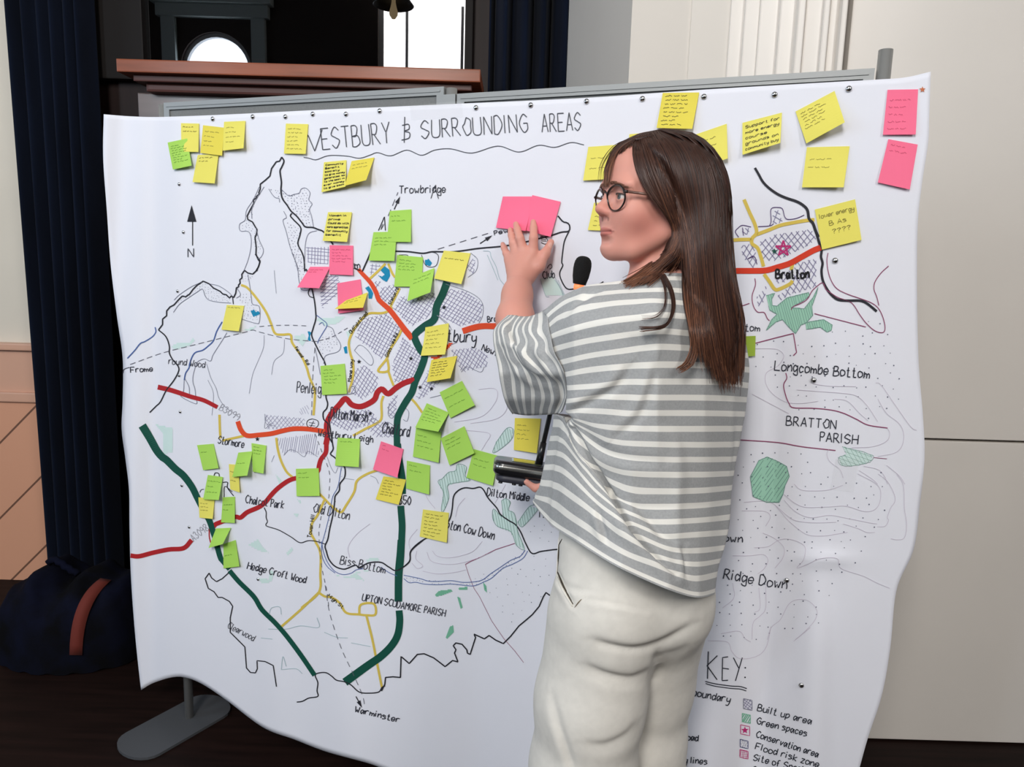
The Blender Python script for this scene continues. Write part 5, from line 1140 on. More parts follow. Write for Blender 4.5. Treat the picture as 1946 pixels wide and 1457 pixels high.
# neck and trunk
NB = WY(1278, 560, 1.275)
BF.cone(H(-0.030, 0, -0.055), NB, 0.050, 0.054, 0.012)
Hc_((0.004, 0, -0.085), (-0.012, 0, -0.16), 0.030, 0.036, 0.014)
LS, RS = WY(1142, 645, 1.225), WY(1340, 655, 1.355)
BF.cone(NB + np.array([0, 0, -0.02]), LS + np.array([0.01, 0.01, 0.0]), 0.05, 0.036, 0.03); BF.cone(NB + np.array([0, 0, -0.02]), RS + np.array([-0.02, 0.0, -0.01]), 0.05, 0.030, 0.03)
BW = np.array([-math.sin(math.radians(30)), math.cos(math.radians(30)), 0]); BSd = np.array([-BW[1], BW[0], 0]); BM = np.stack([BSd, BW, [0, 0, 1.0]])
ch = WY(1262, 700, 1.275); wa = WY(1240, 930, 1.27); pe = WY(1212, 1120, 1.265)
BF.ell(ch, (0.150, 0.095, 0.17), BM, 0.04); BF.ell(wa, (0.125, 0.085, 0.16), BM, 0.05); BF.ell(pe, (0.128, 0.085, 0.12), BM, 0.05)
for s in (1, -1):
    hip, kn, an = [(WY(1150, 1190, 1.22), WY(1110, 1440, 1.225), WY(1094, 1780, 1.24)), (WY(1240, 1190, 1.305), WY(1217, 1430, 1.335), WY(1206, 1740, 1.34))][s < 0]
    BF.chain([hip, kn, an], [0.058, 0.046, 0.033], 0.03)
    BF.cone(an + np.array([0, 0, -0.03]), an + BW * 0.11 + np.array([0, 0, -0.045]), 0.028, 0.018, 0.02)
# left arm, raised to the map
EL = WY(992, 714, 1.40); WR = hd(987, 533, 0.062)
BF.cone(LS, EL, 0.038, 0.031, 0.03)
def FA(x, y, t): return WY(x, y, EL[1] + (WR[1] - EL[1]) * t)
BF.chain([EL, FA(984, 660, .33), FA(979, 605, .6), FA(983, 560, .85), WR], [0.031, 0.0345, 0.0335, 0.0265, 0.0225], 0.03)
FG = [  # fingers: knuckle, middle joints, tip (pixel, pixel, distance off the paper), radii
 [((969, 494), .036), ((962, 481), .034), ((958, 471), .022), ((955.5, 464), .012)],
 [((980, 482), .042), ((975, 462), .042), ((972, 447), .028), ((970, 437), .0165)],
 [((995, 478), .044), ((988, 453), .046), ((983, 436), .030), ((980.5, 426), .0185)],
 [((1013, 480), .042), ((1014, 452), .044), ((1014, 433), .030), ((1013.5, 422), .0215)]]
FRAD = [[.0098, .0078, .0068, .0055], [.0108, .0088, .0076, .0062], [.0112, .0092, .0078, .0064], [.0112, .0092, .0078, .0064]]
for fg, rr_ in zip(FG, FRAD):
    P = [hd(*p, n) for p, n in fg]
    BF.cone(WR + (P[0] - WR) * 0.18, P[0], 0.0175, rr_[0], 0.016)
    BF.chain(P, rr_, 0.0035)
P = [hd(1002, 522, .052), hd(1024, 505, .046), hd(1036, 482, .036), hd(1047, 460, .020)]
BF.chain(P, [.0165, .0125, .0098, .0072], 0.008); BF.cone(P[0], hd(1010, 492, .044), .016, .012, 0.014)
BF.cone(hd(975, 512, .05), hd(970, 495, .04), .013, .011, 0.012)
# right arm, bent in front of the body to hold the microphone base
MICB = WY(985, 896, 1.43)
RE = np.array([0.285, 1.415, 1.03]); RW = np.array([0.135, 1.452, 0.985])
BF.cone(RS, RE, 0.033, 0.032, 0.03); BF.chain([RE, RE + (RW - RE) * .4, RW], [0.036, 0.033, 0.022], 0.025)
PALM = WY(1042, 921, 1.44)
BF.cone(RW, PALM, 0.022, 0.017, 0.015)
for i, (yy, ln) in enumerate(((1.405, .9), (1.425, 1.0), (1.446, .97), (1.466, .8))):
    k0 = WY(1040, 920, yy); k1 = WY(1018, 927 - 2 * i, yy); k2 = WY(1018 - 20 * ln, 915 - 4 * i, yy)
    BF.cone(PALM, k0, .015, .0095, 0.01); BF.chain([k0, k1, k2], [.0095, .0085, .0068], 0.004)
Vb, Fb = BF.mesh(); del BF
Vb = relax(Vb, Fb, 2, 0.5)
L = hloc(Vb); rs = np.random.RandomState(3)
inhead = (L[:, 2] > -0.13) & (np.abs(L[:, 1]) < 0.1) & (np.abs(L[:, 0]) < 0.13)
SK = np.array([lin(222), lin(158), lin(142)])
colr = np.tile(np.append(SK, 1.0), (len(Vb), 1))
def blend(m, c):
    m = (m * inhead)[:, None]; colr[:, :3] = colr[:, :3] * (1 - m) + np.array([lin(x) for x in c]) * m
blend(0.42 * gauss(np.hypot(L[:, 0] - 0.048, (L[:, 2] + 0.050) * 1.1), 0, 0.036) * (np.abs(L[:, 1]) > 0.02), (208, 120, 110))
blend(0.5 * gauss(np.hypot(L[:, 0] - 0.104, L[:, 2] + 0.028), 0, 0.014), (206, 122, 108))
ul = sstep(-0.0765 + 0.004 * (L[:, 1] / 0.022) ** 2, -0.0745 + 0.004 * (L[:, 1] / 0.022) ** 2, L[:, 2]) * sstep(-0.0572 - 0.004 * (L[:, 1] / 0.022) ** 2, -0.0592 - 0.004 * (L[:, 1] / 0.022) ** 2, L[:, 2])
blend(np.clip(ul, 0, 1) * (L[:, 0] > 0.070) * sstep(0.0262, 0.022, np.abs(L[:, 1])) * 0.7, (190, 104, 98))
blend(0.8 * gauss(L[:, 2] + 0.0662, 0, 0.0011) * (L[:, 0] > 0.066) * sstep(0.030, 0.026, np.abs(L[:, 1])), (128, 64, 60))  # shade of the mouth crease painted into the skin tone
blend((np.hypot(L[:, 1] - np.sign(L[:, 1]) * 0.012, L[:, 2] + 0.0425) < 0.004) * (L[:, 0] > 0.09) * 0.5, (110, 60, 52))
for (p_, n_), r_ in zip([fg[-1] for fg in FG] + [((1046, 462), .026)], (.0050, .0056, .0058, .0058, .0062)):      # fingernails
    c_ = hd(p_[0], p_[1] + 4, n_ + 0.004); m_ = sstep(r_ * 1.05, r_ * 0.8, np.linalg.norm((Vb - c_) * np.array([1.15, 1, 0.85]), axis=1)) * 0.75
    colr[:, :3] = colr[:, :3] * (1 - m_[:, None]) + np.array([lin(232), lin(182), lin(168)]) * m_[:, None]
M_skin = bpy.data.materials.new('skin'); M_skin.use_nodes = True
nt = M_skin.node_tree; b_ = nt.nodes['Principled BSDF']; b_.inputs['Roughness'].default_value = 0.5; b_.inputs['Specular IOR Level'].default_value = 0.35
b_.inputs['Subsurface Weight'].default_value = 0.12; b_.inputs['Subsurface Radius'].default_value = (0.012, 0.004, 0.002); b_.inputs['Subsurface Scale'].default_value = 0.6
at_ = nt.nodes.new('ShaderNodeAttribute'); at_.attribute_name = 'tone'; nt.links.new(at_.outputs['Color'], b_.inputs['Base Color'])
body = mesh_obj('body', Vb, Fb, M_skin, wm, attrs={'tone': ('FLOAT_COLOR', colr)})
# eyes, brows
M_eye = mat('eye_white', rgb(222, 212, 206), 0.2); M_iris = mat('iris_grey', rgb(86, 92, 96), 0.2); M_pup = mat('pupil', rgb(12, 12, 12), 0.1)
def ball(c, r, axis, n=16, m_=12, c0=0.0, c1=math.pi):
    q = np.array(Vector((0, 0, 1)).rotation_difference(Vector(axis)).to_matrix()); V, Fc = [], []
    for j in range(m_ + 1):
        a = c0 + (c1 - c0) * j / m_
        for i in range(n): V.append(c + q @ np.array([r * math.sin(a) * math.cos(6.2832 * i / n), r * math.sin(a) * math.sin(6.2832 * i / n), r * math.cos(a)]))
    for j in range(m_):
        for i in range(n): Fc.append((j * n + i, (j + 1) * n + i, (j + 1) * n + (i + 1) % n, j * n + (i + 1) % n))
    return V, Fc
gaze = tuple(HF * 0.98 + HS * 0.1)
for s in (1, -1):
    c = H(0.0752, 0.031 * s, -0.0006)
    V, Fc = ball(c, 0.0122 * HSC, gaze); e = mesh_obj('eye', V, Fc, M_eye, wm)
    V, Fc = ball(c, 0.0124 * HSC, gaze, 16, 4, 0, 0.48); mesh_obj('iris', V, Fc, M_iris, e)
    V, Fc = ball(c, 0.0126 * HSC, gaze, 12, 3, 0, 0.2); mesh_obj('pupil', V, Fc, M_pup, e)
M_lash = mat('eyelash', rgb(58, 38, 34), 0.8)
for s in (1, -1):
    tube('upper_lash', [H(0.0762 + 0.0148 * math.cos(a) * 0.93, (0.031 + 0.0138 * math.sin(a)) * s, 0.0046 * math.cos(a * 1.1) ** 0.8) for a in np.linspace(-1.15, 1.25, 11)], [0.0004, 0.0007, 0.0009, 0.001, 0.001, 0.001, 0.001, 0.001, 0.001, 0.0008, 0.0004], M_lash, wm, 6)
M_brow = mat('brow_hair', rgb(150, 104, 84), 0.7)
from mathutils.bvhtree import BVHTree
BVB = BVHTree.FromPolygons([tuple(v) for v in Vb], [tuple(map(int, f)) for f in Fb])
def onbody(p, d):
    h = BVB.ray_cast(Vector(p), Vector(d)); return np.array(h[0]) if h[0] is not None else None
for s in (1, -1):
    V, Fc = [], []; rnd = random.Random(5)
    for k in range(90):
        t = rnd.random(); ss = 0.014 + 0.036 * t; uu = 0.0165 + 0.0075 * math.sin(1.1 + 1.9 * t) - 0.004 * t + rnd.uniform(-.0022, .0022)
        p = onbody(H(0.2, ss * s, uu), -HF)
        p2 = onbody(H(0.2, (ss + 0.007) * s, uu + 0.002 - 0.003 * t), -HF)
        if p is None or p2 is None: continue
        a, f_ = tube_geo([p + HF * 0.0004, (p + p2) / 2 + HF * 0.0012, p2 + HF * 0.0004], [0.0005, 0.00045, 0.0002], 3); o_ = len(V); V += a; Fc += [tuple(i + o_ for i in q) for q in f_]
    mesh_obj('eyebrow', V, Fc, M_brow, wm)

# ------------------------------------------------------------------ glasses (worn, a thing of their own part of her outfit)
gl = bpy.data.objects.new('glasses', None); COL.objects.link(gl); gl.parent = wm; gl.matrix_parent_inverse = wm.matrix_world.inverted(); gl['label'] = 'dark round-framed glasses'
bpy.context.view_layer.update()
M_rim = mat('dark_acetate', rgb(38, 26, 24), 0.25, coat=0.4); M_tem = mat('brown_acetate', rgb(104, 72, 60), 0.3, coat=0.3)
M_lens = bpy.data.materials.new('spectacle_lens'); M_lens.use_nodes = True
nt = M_lens.node_tree; nt.nodes.remove(nt.nodes['Principled BSDF']); tr = nt.nodes.new('ShaderNodeBsdfTransparent'); gs = nt.nodes.new('ShaderNodeBsdfGlossy'); gs.inputs['Roughness'].default_value = 0.02
mxs = nt.nodes.new('ShaderNodeMixShader'); mxs.inputs[0].default_value = 0.07
nt.links.new(tr.outputs[0], mxs.inputs[1]); nt.links.new(gs.outputs[0], mxs.inputs[2]); nt.links.new(mxs.outputs[0], nt.nodes['Material Output'].inputs[0])
def rim_pt(s, a, r=1.0):
    x = 0.0265 * math.cos(a) * r; y = 0.0245 * math.sin(a) * r
    k = float(sstep(-0.012, 0.012, y)); y *= 1.0 - 0.09 * k; x *= 0.96 + 0.06 * k
    ss = (0.034 + x) * s; return H(0.0985 - 0.15 * abs(ss) - 0.003 * (1 - k), ss, -0.004 + y)
for s in (1, -1):
    ring = [rim_pt(s, 2 * math.pi * i / 40) for i in range(40)]
    V, Fc = [], []
    cxr = sum(ring) / 40
    for i, p in enumerate(ring):
        o_ = (p - cxr) / np.linalg.norm(p - cxr); th = 0.0014 + (0.0005 if math.sin(2 * math.pi * i / 40) > 0.3 else 0)
        for a in range(6): V.append(p + (o_ * math.cos(a * math.pi / 3) + HF * math.sin(a * math.pi / 3)) * th)
    for i in range(40):
        for a in range(6): Fc.append((i * 6 + a, i * 6 + (a + 1) % 6, ((i + 1) % 40) * 6 + (a + 1) % 6, ((i + 1) % 40) * 6 + a))
    mesh_obj('rim', V, Fc, M_rim, gl)
    V = [rim_pt(s, 2 * math.pi * i / 40, 0.97) for i in range(40)]; c = sum(V) / 40 + HF * 0.0012
    mesh_obj('lens', V + [c], [(i, (i + 1) % 40, 40) for i in range(40)], M_lens, gl)
    q = rim_pt(s, 0.42)
    tube('hinge', [q, q + HS * 0.003 * s, q - HF * 0.004 + HS * 0.0045 * s], 0.0026, M_rim, gl, 8)
    tube('temple', [q - HF * 0.003 + HS * 0.0045 * s, H(0.05, 0.0745 * s, 0.004), H(0.0, 0.0815 * s, 0.006), H(-0.012, 0.083 * s, 0.004), H(-0.028, 0.083 * s, -0.018)], [0.0022, 0.0021, 0.002, 0.002, 0.0018], M_tem, gl, 8)
tube('bridge', [rim_pt(1, math.pi - 0.35), H(0.0985, 0, 0.010), rim_pt(-1, math.pi - 0.35)], 0.0017, M_rim, gl, 8)
# ------------------------------------------------------------------ striped top
CR['A'] = (1060, 520, 5.121); CR['B'] = (1000, 760, 3.643); CR['S'] = (920, 520, 4.857)
ROWS = [(-0.75, 'A', '640 70 720 45 850 15 1000 -5 1200 -8 1330 20 1400 60'), (-0.35, 'A', '430 100 560 85 700 55 850 30 1000 15 1200 15 1350 50 1480 100'),
 (0.15, 'A', '-110 340 0 245 110 180 230 128 330 118 450 108 600 95 800 72 1000 60 1230 65 1480 110 1620 170'), (1, 'A', '-118 430 -20 345 90 270 220 235 340 213 560 180 800 165 1050 158 1230 170 1480 205 1710 270'),
 (2, 'A', '-112 525 -20 445 60 405 250 340 500 290 750 270 950 260 1230 285 1480 315 1765 385'), (3, 'A', '-90 625 0 585 250 510 500 460 800 425 1000 400 1260 415 1500 440 1820 505'), (4, 'A', '-63 755 0 722 250 660 500 620 750 585 1000 560 1270 580 1500 605 1850 655'),
 (5, 'A', '8 868 300 800 600 755 850 720 1050 710 1480 740 1875 800'), (6, 'A', '55 983 300 935 600 905 850 890 1100 885 1480 895 1888 937'), (7, 'A', '75 1112 400 1090 650 1055 960 1050 1300 1050 1600 1057 1877 1092'),
 (8, 'A', '70 1245 350 1200 600 1200 950 1205 1300 1205 1600 1212 1863 1227'), (9, 'A', '40 1358 200 1335 400 1335 650 1355 850 1355 1300 1355 1600 1360 1848 1367'),
 (10, 'B', '305 122 400 158 500 185 690 195 1000 200 1300 198 1512 195'), (11, 'B', '298 130 380 190 510 255 600 288 750 302 1100 310 1300 310 1495 305'), (12, 'B', '291 137 350 195 450 295 560 362 700 396 900 410 1250 412 1472 407'),
 (13, 'B', '283 144 330 235 400 335 500 430 620 488 800 510 1200 515 1456 505'), (14, 'B', '272 150 325 270 400 400 500 510 640 590 800 628 1150 630 1442 605'), (14.5, 'B', '172 92 256 102 325 265 420 430 540 590 690 680 850 685 1180 680 1438 655'), (15, 'B', '165 172 252 178 330 290 440 470 580 640 740 725 900 742 1200 732 1435 706'),
 (16, 'B', '140 270 238 268 330 370 450 550 600 715 760 805 900 842 1200 832 1430 808'), (17, 'B', '120 370 225 366 330 450 470 630 630 790 790 880 950 940 1150 932 1416 913'), (18, 'B', '98 468 213 466 330 550 470 690 640 845 820 960 1000 1035 1200 1042 1392 1020'),
 (19, 'B', '75 570 198 588 330 675 480 785 670 935 860 1055 1050 1120 1200 1135 1362 1108'), (20, 'B', '50 668 180 708 300 800 450 900 560 985 700 1065 900 1145 1100 1220 1200 1232 1340 1200'), (21, 'B', '38 690 166 836 350 955 600 1112 850 1232 1050 1312 1200 1346 1326 1316'), (21.45, 'B', '36 700 166 862 350 985 600 1140 850 1258 1050 1338 1200 1370 1322 1342')]
DT = {-1: ([1150, 1200, 1260, 1320, 1350], [1.27, 1.215, 1.20, 1.22, 1.27]), 0: ([1030, 1110, 1180, 1260, 1330, 1390], [1.27, 1.245, 1.215, 1.19, 1.235, 1.35]),
      3: ([1030, 1090, 1160, 1250, 1340, 1395, 1418], [1.235, 1.165, 1.135, 1.125, 1.175, 1.26, 1.355]), 9: ([1045, 1090, 1160, 1250, 1340, 1395, 1427], [1.215, 1.165, 1.135, 1.125, 1.175, 1.25, 1.345]),
      15: ([1040, 1068, 1110, 1200, 1290, 1350, 1400], [1.31, 1.205, 1.165, 1.125, 1.13, 1.19, 1.315]), 22: ([1008, 1047, 1100, 1180, 1270, 1330, 1368], [1.31, 1.185, 1.115, 1.06, 1.06, 1.10, 1.215])}
DK = sorted(DT)
def shirt_Y(px, v):
    v = min(max(v, DK[0]), DK[-1]); i = min(max(int(np.searchsorted(DK, v, 'right')) - 1, 0), len(DK) - 2); a, b = DK[i], DK[i + 1]; t = (v - a) / (b - a)
    return (1 - t) * np.interp(px, *DT[a]) + t * np.interp(px, *DT[b])
NC, NFR, RS_ = 150, 40, 9
cols = []
for v, k, q in ROWS:
    P = np.array(cr(cv(k, num(q)), 10)); s = np.concatenate([[0], np.cumsum(np.linalg.norm(np.diff(P, axis=0), axis=1))]); s /= s[-1]
    t = np.linspace(0, 1, NC); cols.append(np.stack([np.interp(t, s, P[:, 0]), np.interp(t, s, P[:, 1])], 1))
cols = np.array(cols); vs_ = np.array([r[0] for r in ROWS])
# refine between the rows
fine, vf = [], []
for i in range(len(ROWS) - 1):
    a, b = cols[max(i - 1, 0)], cols[i]; c, d = cols[i + 1], cols[min(i + 2, len(ROWS) - 1)]
    for j in range(RS_):
        t = j / RS_
        fine.append(0.5 * (2 * b + (c - a) * t + (2 * a - 5 * b + 4 * c - d) * t * t + (3 * b - a - 3 * c + d) * t ** 3) if 0 < i < len(ROWS) - 2 and 10 > i or i > 16 and i < len(ROWS) - 2 else b + (c - b) * t); vf.append(vs_[i] + (vs_[i + 1] - vs_[i]) * t)
fine.append(cols[-1]); vf.append(vs_[-1]); fine = np.array(fine); vf = np.array(vf)
V, tone = [], []
for r in range(len(vf)):
    ring = [WY(x, y, float(shirt_Y(x, vf[r]))) for x, y in fine[r]]
    a, b = ring[-1], ring[0]; dep = np.interp(vf[r], [-0.8, 0.2, 3, 9, 15, 21.5], [0.05, 0.09, 0.17, 0.20, 0.19, 0.14])
    for j in range(1, NFR + 1):
        t = j / (NFR + 1); w = math.sin(math.pi * t) ** 0.7; ring.append(a + (b - a) * t + np.array([-0.10, 0.99, 0]) * dep * w)
    V += ring; tone += [vf[r]] * len(ring)
W_ = NC + NFR
Fs = [(r * W_ + i, r * W_ + (i + 1) % W_, (r + 1) * W_ + (i + 1) % W_, (r + 1) * W_ + i) for r in range(len(vf) - 1) for i in range(W_)]
V = np.array(V)
if np.einsum('ij,ij->i', normals(V, Fs), CAM - V)[:NC].mean() < 0: Fs = [f[::-1] for f in Fs]
Fs = np.array(Fs)
V = relax(V, Fs, 4, 0.4)
_m = (pix(V)[0] < 1180) & (pix(V)[1] > 770) & (pix(V)[1] < 930); _V = relax(V, Fs, 14, 0.5); V[_m] = _V[_m]; V = relax(V, Fs, 2, 0.4)
NS0 = normals(relax(V, Fs, 12, 0.5), Fs)
for P, dep, w, rd_, rw_ in (([(1092, 815), (1112, 855), (1150, 920), (1200, 1005), (1245, 1055), (1285, 1090)], 0.017, 4.6, 0.010, 13), ([(1100, 800), (1130, 845), (1180, 870), (1260, 880)], 0.004, 12, 0.004, 14),
                        ([(1069, 806), (1063, 845), (1055, 905), (1048, 985)], -0.004, 5, -0.003, 9), ([(1135, 965), (1145, 1000), (1153, 1028)], 0.006, 5, 0.005, 9), ([(1200, 950), (1235, 990), (1262, 1020), (1300, 1030)], 0.006, 8, 0.004, 12), ([(1296, 1040), (1302, 1060), (1306, 1098)], 0.006, 5, 0.004, 8),
                        ([(1250, 690), (1240, 730), (1215, 790), (1170, 830)], 0.004, 9, 0.004, 14), ([(1195, 700), (1170, 735), (1110, 770), (1075, 788)], 0.006, 9, 0.005, 14), ([(1072, 600), (1105, 572), (1140, 552)], 0.004, 5, 0.004, 9), ([(1122, 552), (1108, 570), (1086, 592)], 0.002, 5, 0.002, 8), ([(1150, 552), (1122, 566), (1098, 590), (1066, 608)], 0.002, 5, 0.002, 8), ([(1400, 760), (1398, 850), (1392, 930)], 0.003, 6, 0.002, 8),
                        ([(1240, 800), (1290, 820), (1310, 900), (1300, 980)], 0.002, 14, 0.002, 16)):
    V = crease(V, NS0, P, dep, w, rd_, rw_)
M_top = bpy.data.materials.new('striped_jersey'); M_top.use_nodes = True
nt = M_top.node_tree; b_ = nt.nodes['Principled BSDF']; b_.inputs['Roughness'].default_value = 0.9; b_.inputs['Specular IOR Level'].default_value = 0.2; b_.inputs['Sheen Weight'].default_value = 0.1
at_ = nt.nodes.new('ShaderNodeAttribute'); at_.attribute_name = 'stripe'
def mnode(op, a, b=None):
    n = nt.nodes.new('ShaderNodeMath'); n.operation = op
    for i, v in enumerate((a, b)):
        if v is None: continue
        if isinstance(v, (int, float)): n.inputs[i].default_value = v
        else: nt.links.new(v, n.inputs[i])
    return n.outputs[0]
fr_ = mnode('ABSOLUTE', mnode('SUBTRACT', mnode('FRACT', mnode('ADD', at_.outputs['Fac'], 0.5)), 0.5))
mr_ = nt.nodes.new('ShaderNodeMapRange'); mr_.inputs[1].default_value = 0.175; mr_.inputs[2].default_value = 0.20; nt.links.new(fr_, mr_.inputs[0])
nz = nt.nodes.new('ShaderNodeTexNoise'); nz.inputs['Scale'].default_value = 260; tc = nt.nodes.new('ShaderNodeTexCoord'); nt.links.new(tc.outputs['Object'], nz.inputs['Vector'])
mg = nt.nodes.new('ShaderNodeMix'); mg.data_type = 'RGBA'; mg.inputs['A'].default_value = rgb(150, 152, 153); mg.inputs['B'].default_value = rgb(178, 179, 180); nt.links.new(nz.outputs[0], mg.inputs['Factor'])
mx = nt.nodes.new('ShaderNodeMix'); mx.data_type = 'RGBA'; mx.inputs['A'].default_value = rgb(232, 230, 224); nt.links.new(mg.outputs['Result'], mx.inputs['B']); nt.links.new(mr_.outputs[0], mx.inputs['Factor']); nt.links.new(mx.outputs['Result'], b_.inputs['Base Color'])
bp = nt.nodes.new('ShaderNodeBump'); bp.inputs['Strength'].default_value = 0.25; bp.inputs['Distance'].default_value = 0.001; nt.links.new(nz.outputs[0], bp.inputs['Height']); nt.links.new(bp.outputs[0], b_.inputs['Normal'])
# sleeve: rings around the arm, near side as seen, open towards the forearm
RG = [(0.45, '600 300 590 420 615 590 650 740 705 850 745 960 750 1080 742 1190 700 1300'), (1, '505 360 515 450 500 540 560 620 575 720 650 800 700 900 730 1000 738 1120 715 1230 685 1305'), (2, '465 375 420 515 485 640 475 740 560 850 630 940 690 1010 715 1130 690 1220 650 1306'), (3, '425 388 362 505 395 620 375 720 440 810 530 920 605 1010 635 1150 610 1240 600 1310'),
      (4, '375 390 300 500 312 620 290 680 345 800 440 910 520 1010 545 1150 525 1250 522 1312'), (5, '330 388 225 520 255 640 280 760 350 870 430 970 450 1080 450 1200 450 1312'), (6, '290 384 190 500 200 630 235 770 310 870 350 980 355 1100 365 1200 385 1310'), (7, '255 380 150 490 145 600 190 720 235 830 262 960 280 1100 305 1210 335 1305'),
      (8, '228 380 112 490 100 600 125 720 150 830 165 960 185 1100 220 1210 275 1294'), (8.4, '214 384 98 500 84 600 110 740 136 850 150 980 173 1110 208 1215 262 1298')]
NS = 44; cols = []
for v, q in RG:
    P = np.array(cr(cv('S', num(q)), 10)); s = np.concatenate([[0], np.cumsum(np.linalg.norm(np.diff(P, axis=0), axis=1))]); s /= s[-1]
    t = np.linspace(0, 1, NS); cols.append(np.stack([np.interp(t, s, P[:, 0]), np.interp(t, s, P[:, 1])], 1))
cols = np.array(cols); vr = np.array([r[0] for r in RG])
tt = np.linspace(0, 1, NS); V2, tn2, rows_ = [], [], []
vfine = np.concatenate([np.linspace(vr[i], vr[i + 1], 7)[:-1] for i in range(len(vr) - 1)] + [[vr[-1]]])
FAR = 14
for v in vfine:
    i = min(max(int(np.searchsorted(vr, v, 'right')) - 1, 0), len(vr) - 2); t = (v - vr[i]) / (vr[i + 1] - vr[i]); C = cols[i] * (1 - t) + cols[i + 1] * t
    e = v / 8.4; yc = 1.205 + 0.10 * e
    Yt = np.interp(tt, [0, .12, .3, .6, .85, 1], [yc + .075, yc + .03, yc - .005, yc - .03 + .012 * e, yc + .005, yc + .055])
    ring = [WY(x, y, float(Y)) for (x, y), Y in zip(C, Yt)]
    cen = sum(ring) / len(ring); a, b = ring[-1], ring[0]; op = sstep(3.2, 6.0, v)
    for j in range(1, FAR + 1):          # far side: full near the armhole, only a short lip near the cuff
        s = j / (FAR + 1); full = a + (b - a) * s + BW * 0.10 * math.sin(math.pi * s) ** 0.6
        lip = a + (np.array([0.004, 0.012, 0.004]) * min(s * 4, 1)) + np.array([0.004, 0.03, 0.012]) * s
        ring.append(full * (1 - op) + lip * op)
    V2 += ring; tn2 += [v] * len(ring)
W2_ = NS + FAR
F2 = np.array([(r * W2_ + i, r * W2_ + i + 1, (r + 1) * W2_ + i + 1, (r + 1) * W2_ + i) for r in range(len(vfine) - 1) for i in range(W2_ - 1)])
V2 = np.array(V2)
if np.einsum('ij,ij->i', normals(V2, F2), CAM - V2)[:NS].mean() < 0: F2 = F2[:, ::-1]
V2 = relax(V2, F2, 1, 0.3)
for P, dep, w, rd_, rw_ in (([(976, 612), (969, 625), (975, 645), (984, 655)], 0.014, 6, 0.005, 10), ([(968, 655), (985, 690), (1010, 712), (1030, 725)], 0.007, 6, 0.006, 10), ([(1010, 625), (1018, 655), (1010, 672), (1030, 695)], 0.005, 7, 0.005, 9), ([(1022, 620), (1030, 645), (1038, 680), (1060, 705)], 0.005, 7, 0.004, 9),
                        ([(990, 640), (1000, 668), (1020, 700), (1045, 725)], 0.005, 7, 0.004, 9), ([(1060, 720), (1068, 750), (1060, 780)], 0.005, 7, 0.003, 9), ([(955, 640), (962, 690), (975, 740)], 0.003, 9, 0.003, 10)):
    V2 = crease(V2, normals(V2, F2), P, dep, w, rd_, rw_)
n0 = len(V); V_TOP = V; F_TOP = Fs
top = mesh_obj('striped_top', np.concatenate([V, V2]), list(map(tuple, Fs)) + [tuple(i + n0 for i in f) for f in F2], M_top, wm, attrs={'stripe': ('FLOAT', tone + tn2)})
md = top.modifiers.new('thick', 'SOLIDIFY'); md.thickness = 0.002; md.offset = -1

# ------------------------------------------------------------------ trousers
TF = Field(arange((0.0, 0.50, 0.004)), arange((1.0, 1.52, 0.004)), arange((0.02, 1.02, 0.005)))
TF.ell(WY(1210, 1085, 1.26), (0.148, 0.105, 0.13), BM, 0.03); TF.ell(WY(1210, 1000, 1.265), (0.152, 0.096, 0.10), BM, 0.04)
TF.ell(WY(1168, 1150, 1.195), (0.098, 0.090, 0.105), BM, 0.04); TF.ell(WY(1258, 1140, 1.235), (0.086, 0.088, 0.092), BM, 0.04); TF.cone(WY(1262, 1160, 1.26), WY(1224, 1300, 1.315), 0.072, 0.076, 0.045)
def leg(pts, k=0.03):
    for (a, b) in zip(pts[:-1], pts[1:]): TF.cone(a[0], b[0], a[1], b[1], k)
leg([(WY(1146, 1180, 1.215), 0.098), (WY(1121, 1330, 1.215), 0.0935), (WY(1108, 1457, 1.22), 0.0925), (WY(1100, 1580, 1.225), 0.091), (WY(1094, 1800, 1.235), 0.095)])
leg([(WY(1252, 1180, 1.31), 0.085), (WY(1230, 1290, 1.33), 0.083), (WY(1216, 1400, 1.335), 0.085), (WY(1212, 1480, 1.335), 0.088), (WY(1206, 1750, 1.335), 0.094)])
Vt, Ft = TF.mesh(); del TF
Vt = relax(Vt, Ft, 3, 0.5)
for P, dep, w, rd_, rw_ in (([(1125, 1217), (1160, 1230), (1210, 1237), (1262, 1222), (1320, 1186)], 0.009, 9, -0.004, 14), ([(1112, 1264), (1150, 1282), (1200, 1290), (1240, 1272)], 0.006, 7, -0.004, 10), ([(1110, 1412), (1150, 1416), (1190, 1398), (1212, 1372)], 0.004, 8, -0.003, 10), ([(1048, 1320), (1062, 1380), (1082, 1440), (1095, 1480)], 0.005, 8, 0.003, 12),
                        ([(1058, 1100), (1085, 1118), (1125, 1124)], 0.003, 6, 0.002, 8), ([(1100, 1135), (1160, 1146), (1230, 1160)], 0.0025, 5, 0.0015, 8), ([(1251, 1240), (1250, 1262), (1240, 1300)], 0.008, 9, 0, 9), ([(1255, 1245), (1285, 1240), (1315, 1225)], 0.003, 8, -0.002, 9), ([(1056, 1022), (1050, 1062), (1064, 1100), (1090, 1152)], 0.007, 4, 0.004, 8)):
    Vt = crease(Vt, normals(Vt, Ft), P, dep, w, rd_, rw_)
M_tr = mat('cream_cotton_twill', rgb(230, 226, 218), 0.85, noise=0.06, scale=60, bump=0.15)
tr_o = mesh_obj('trousers', Vt, Ft, M_tr, wm)
BVT = BVHTree.FromPolygons([tuple(v) for v in Vt], [tuple(map(int, f)) for f in Ft])
def cloth_pt(px, py, off):
    d = ray(px, py); d = d / np.linalg.norm(d); h = BVT.ray_cast(Vector(CAM), Vector(d)); return np.array(h[0]) - d * off if h[0] is not None else None
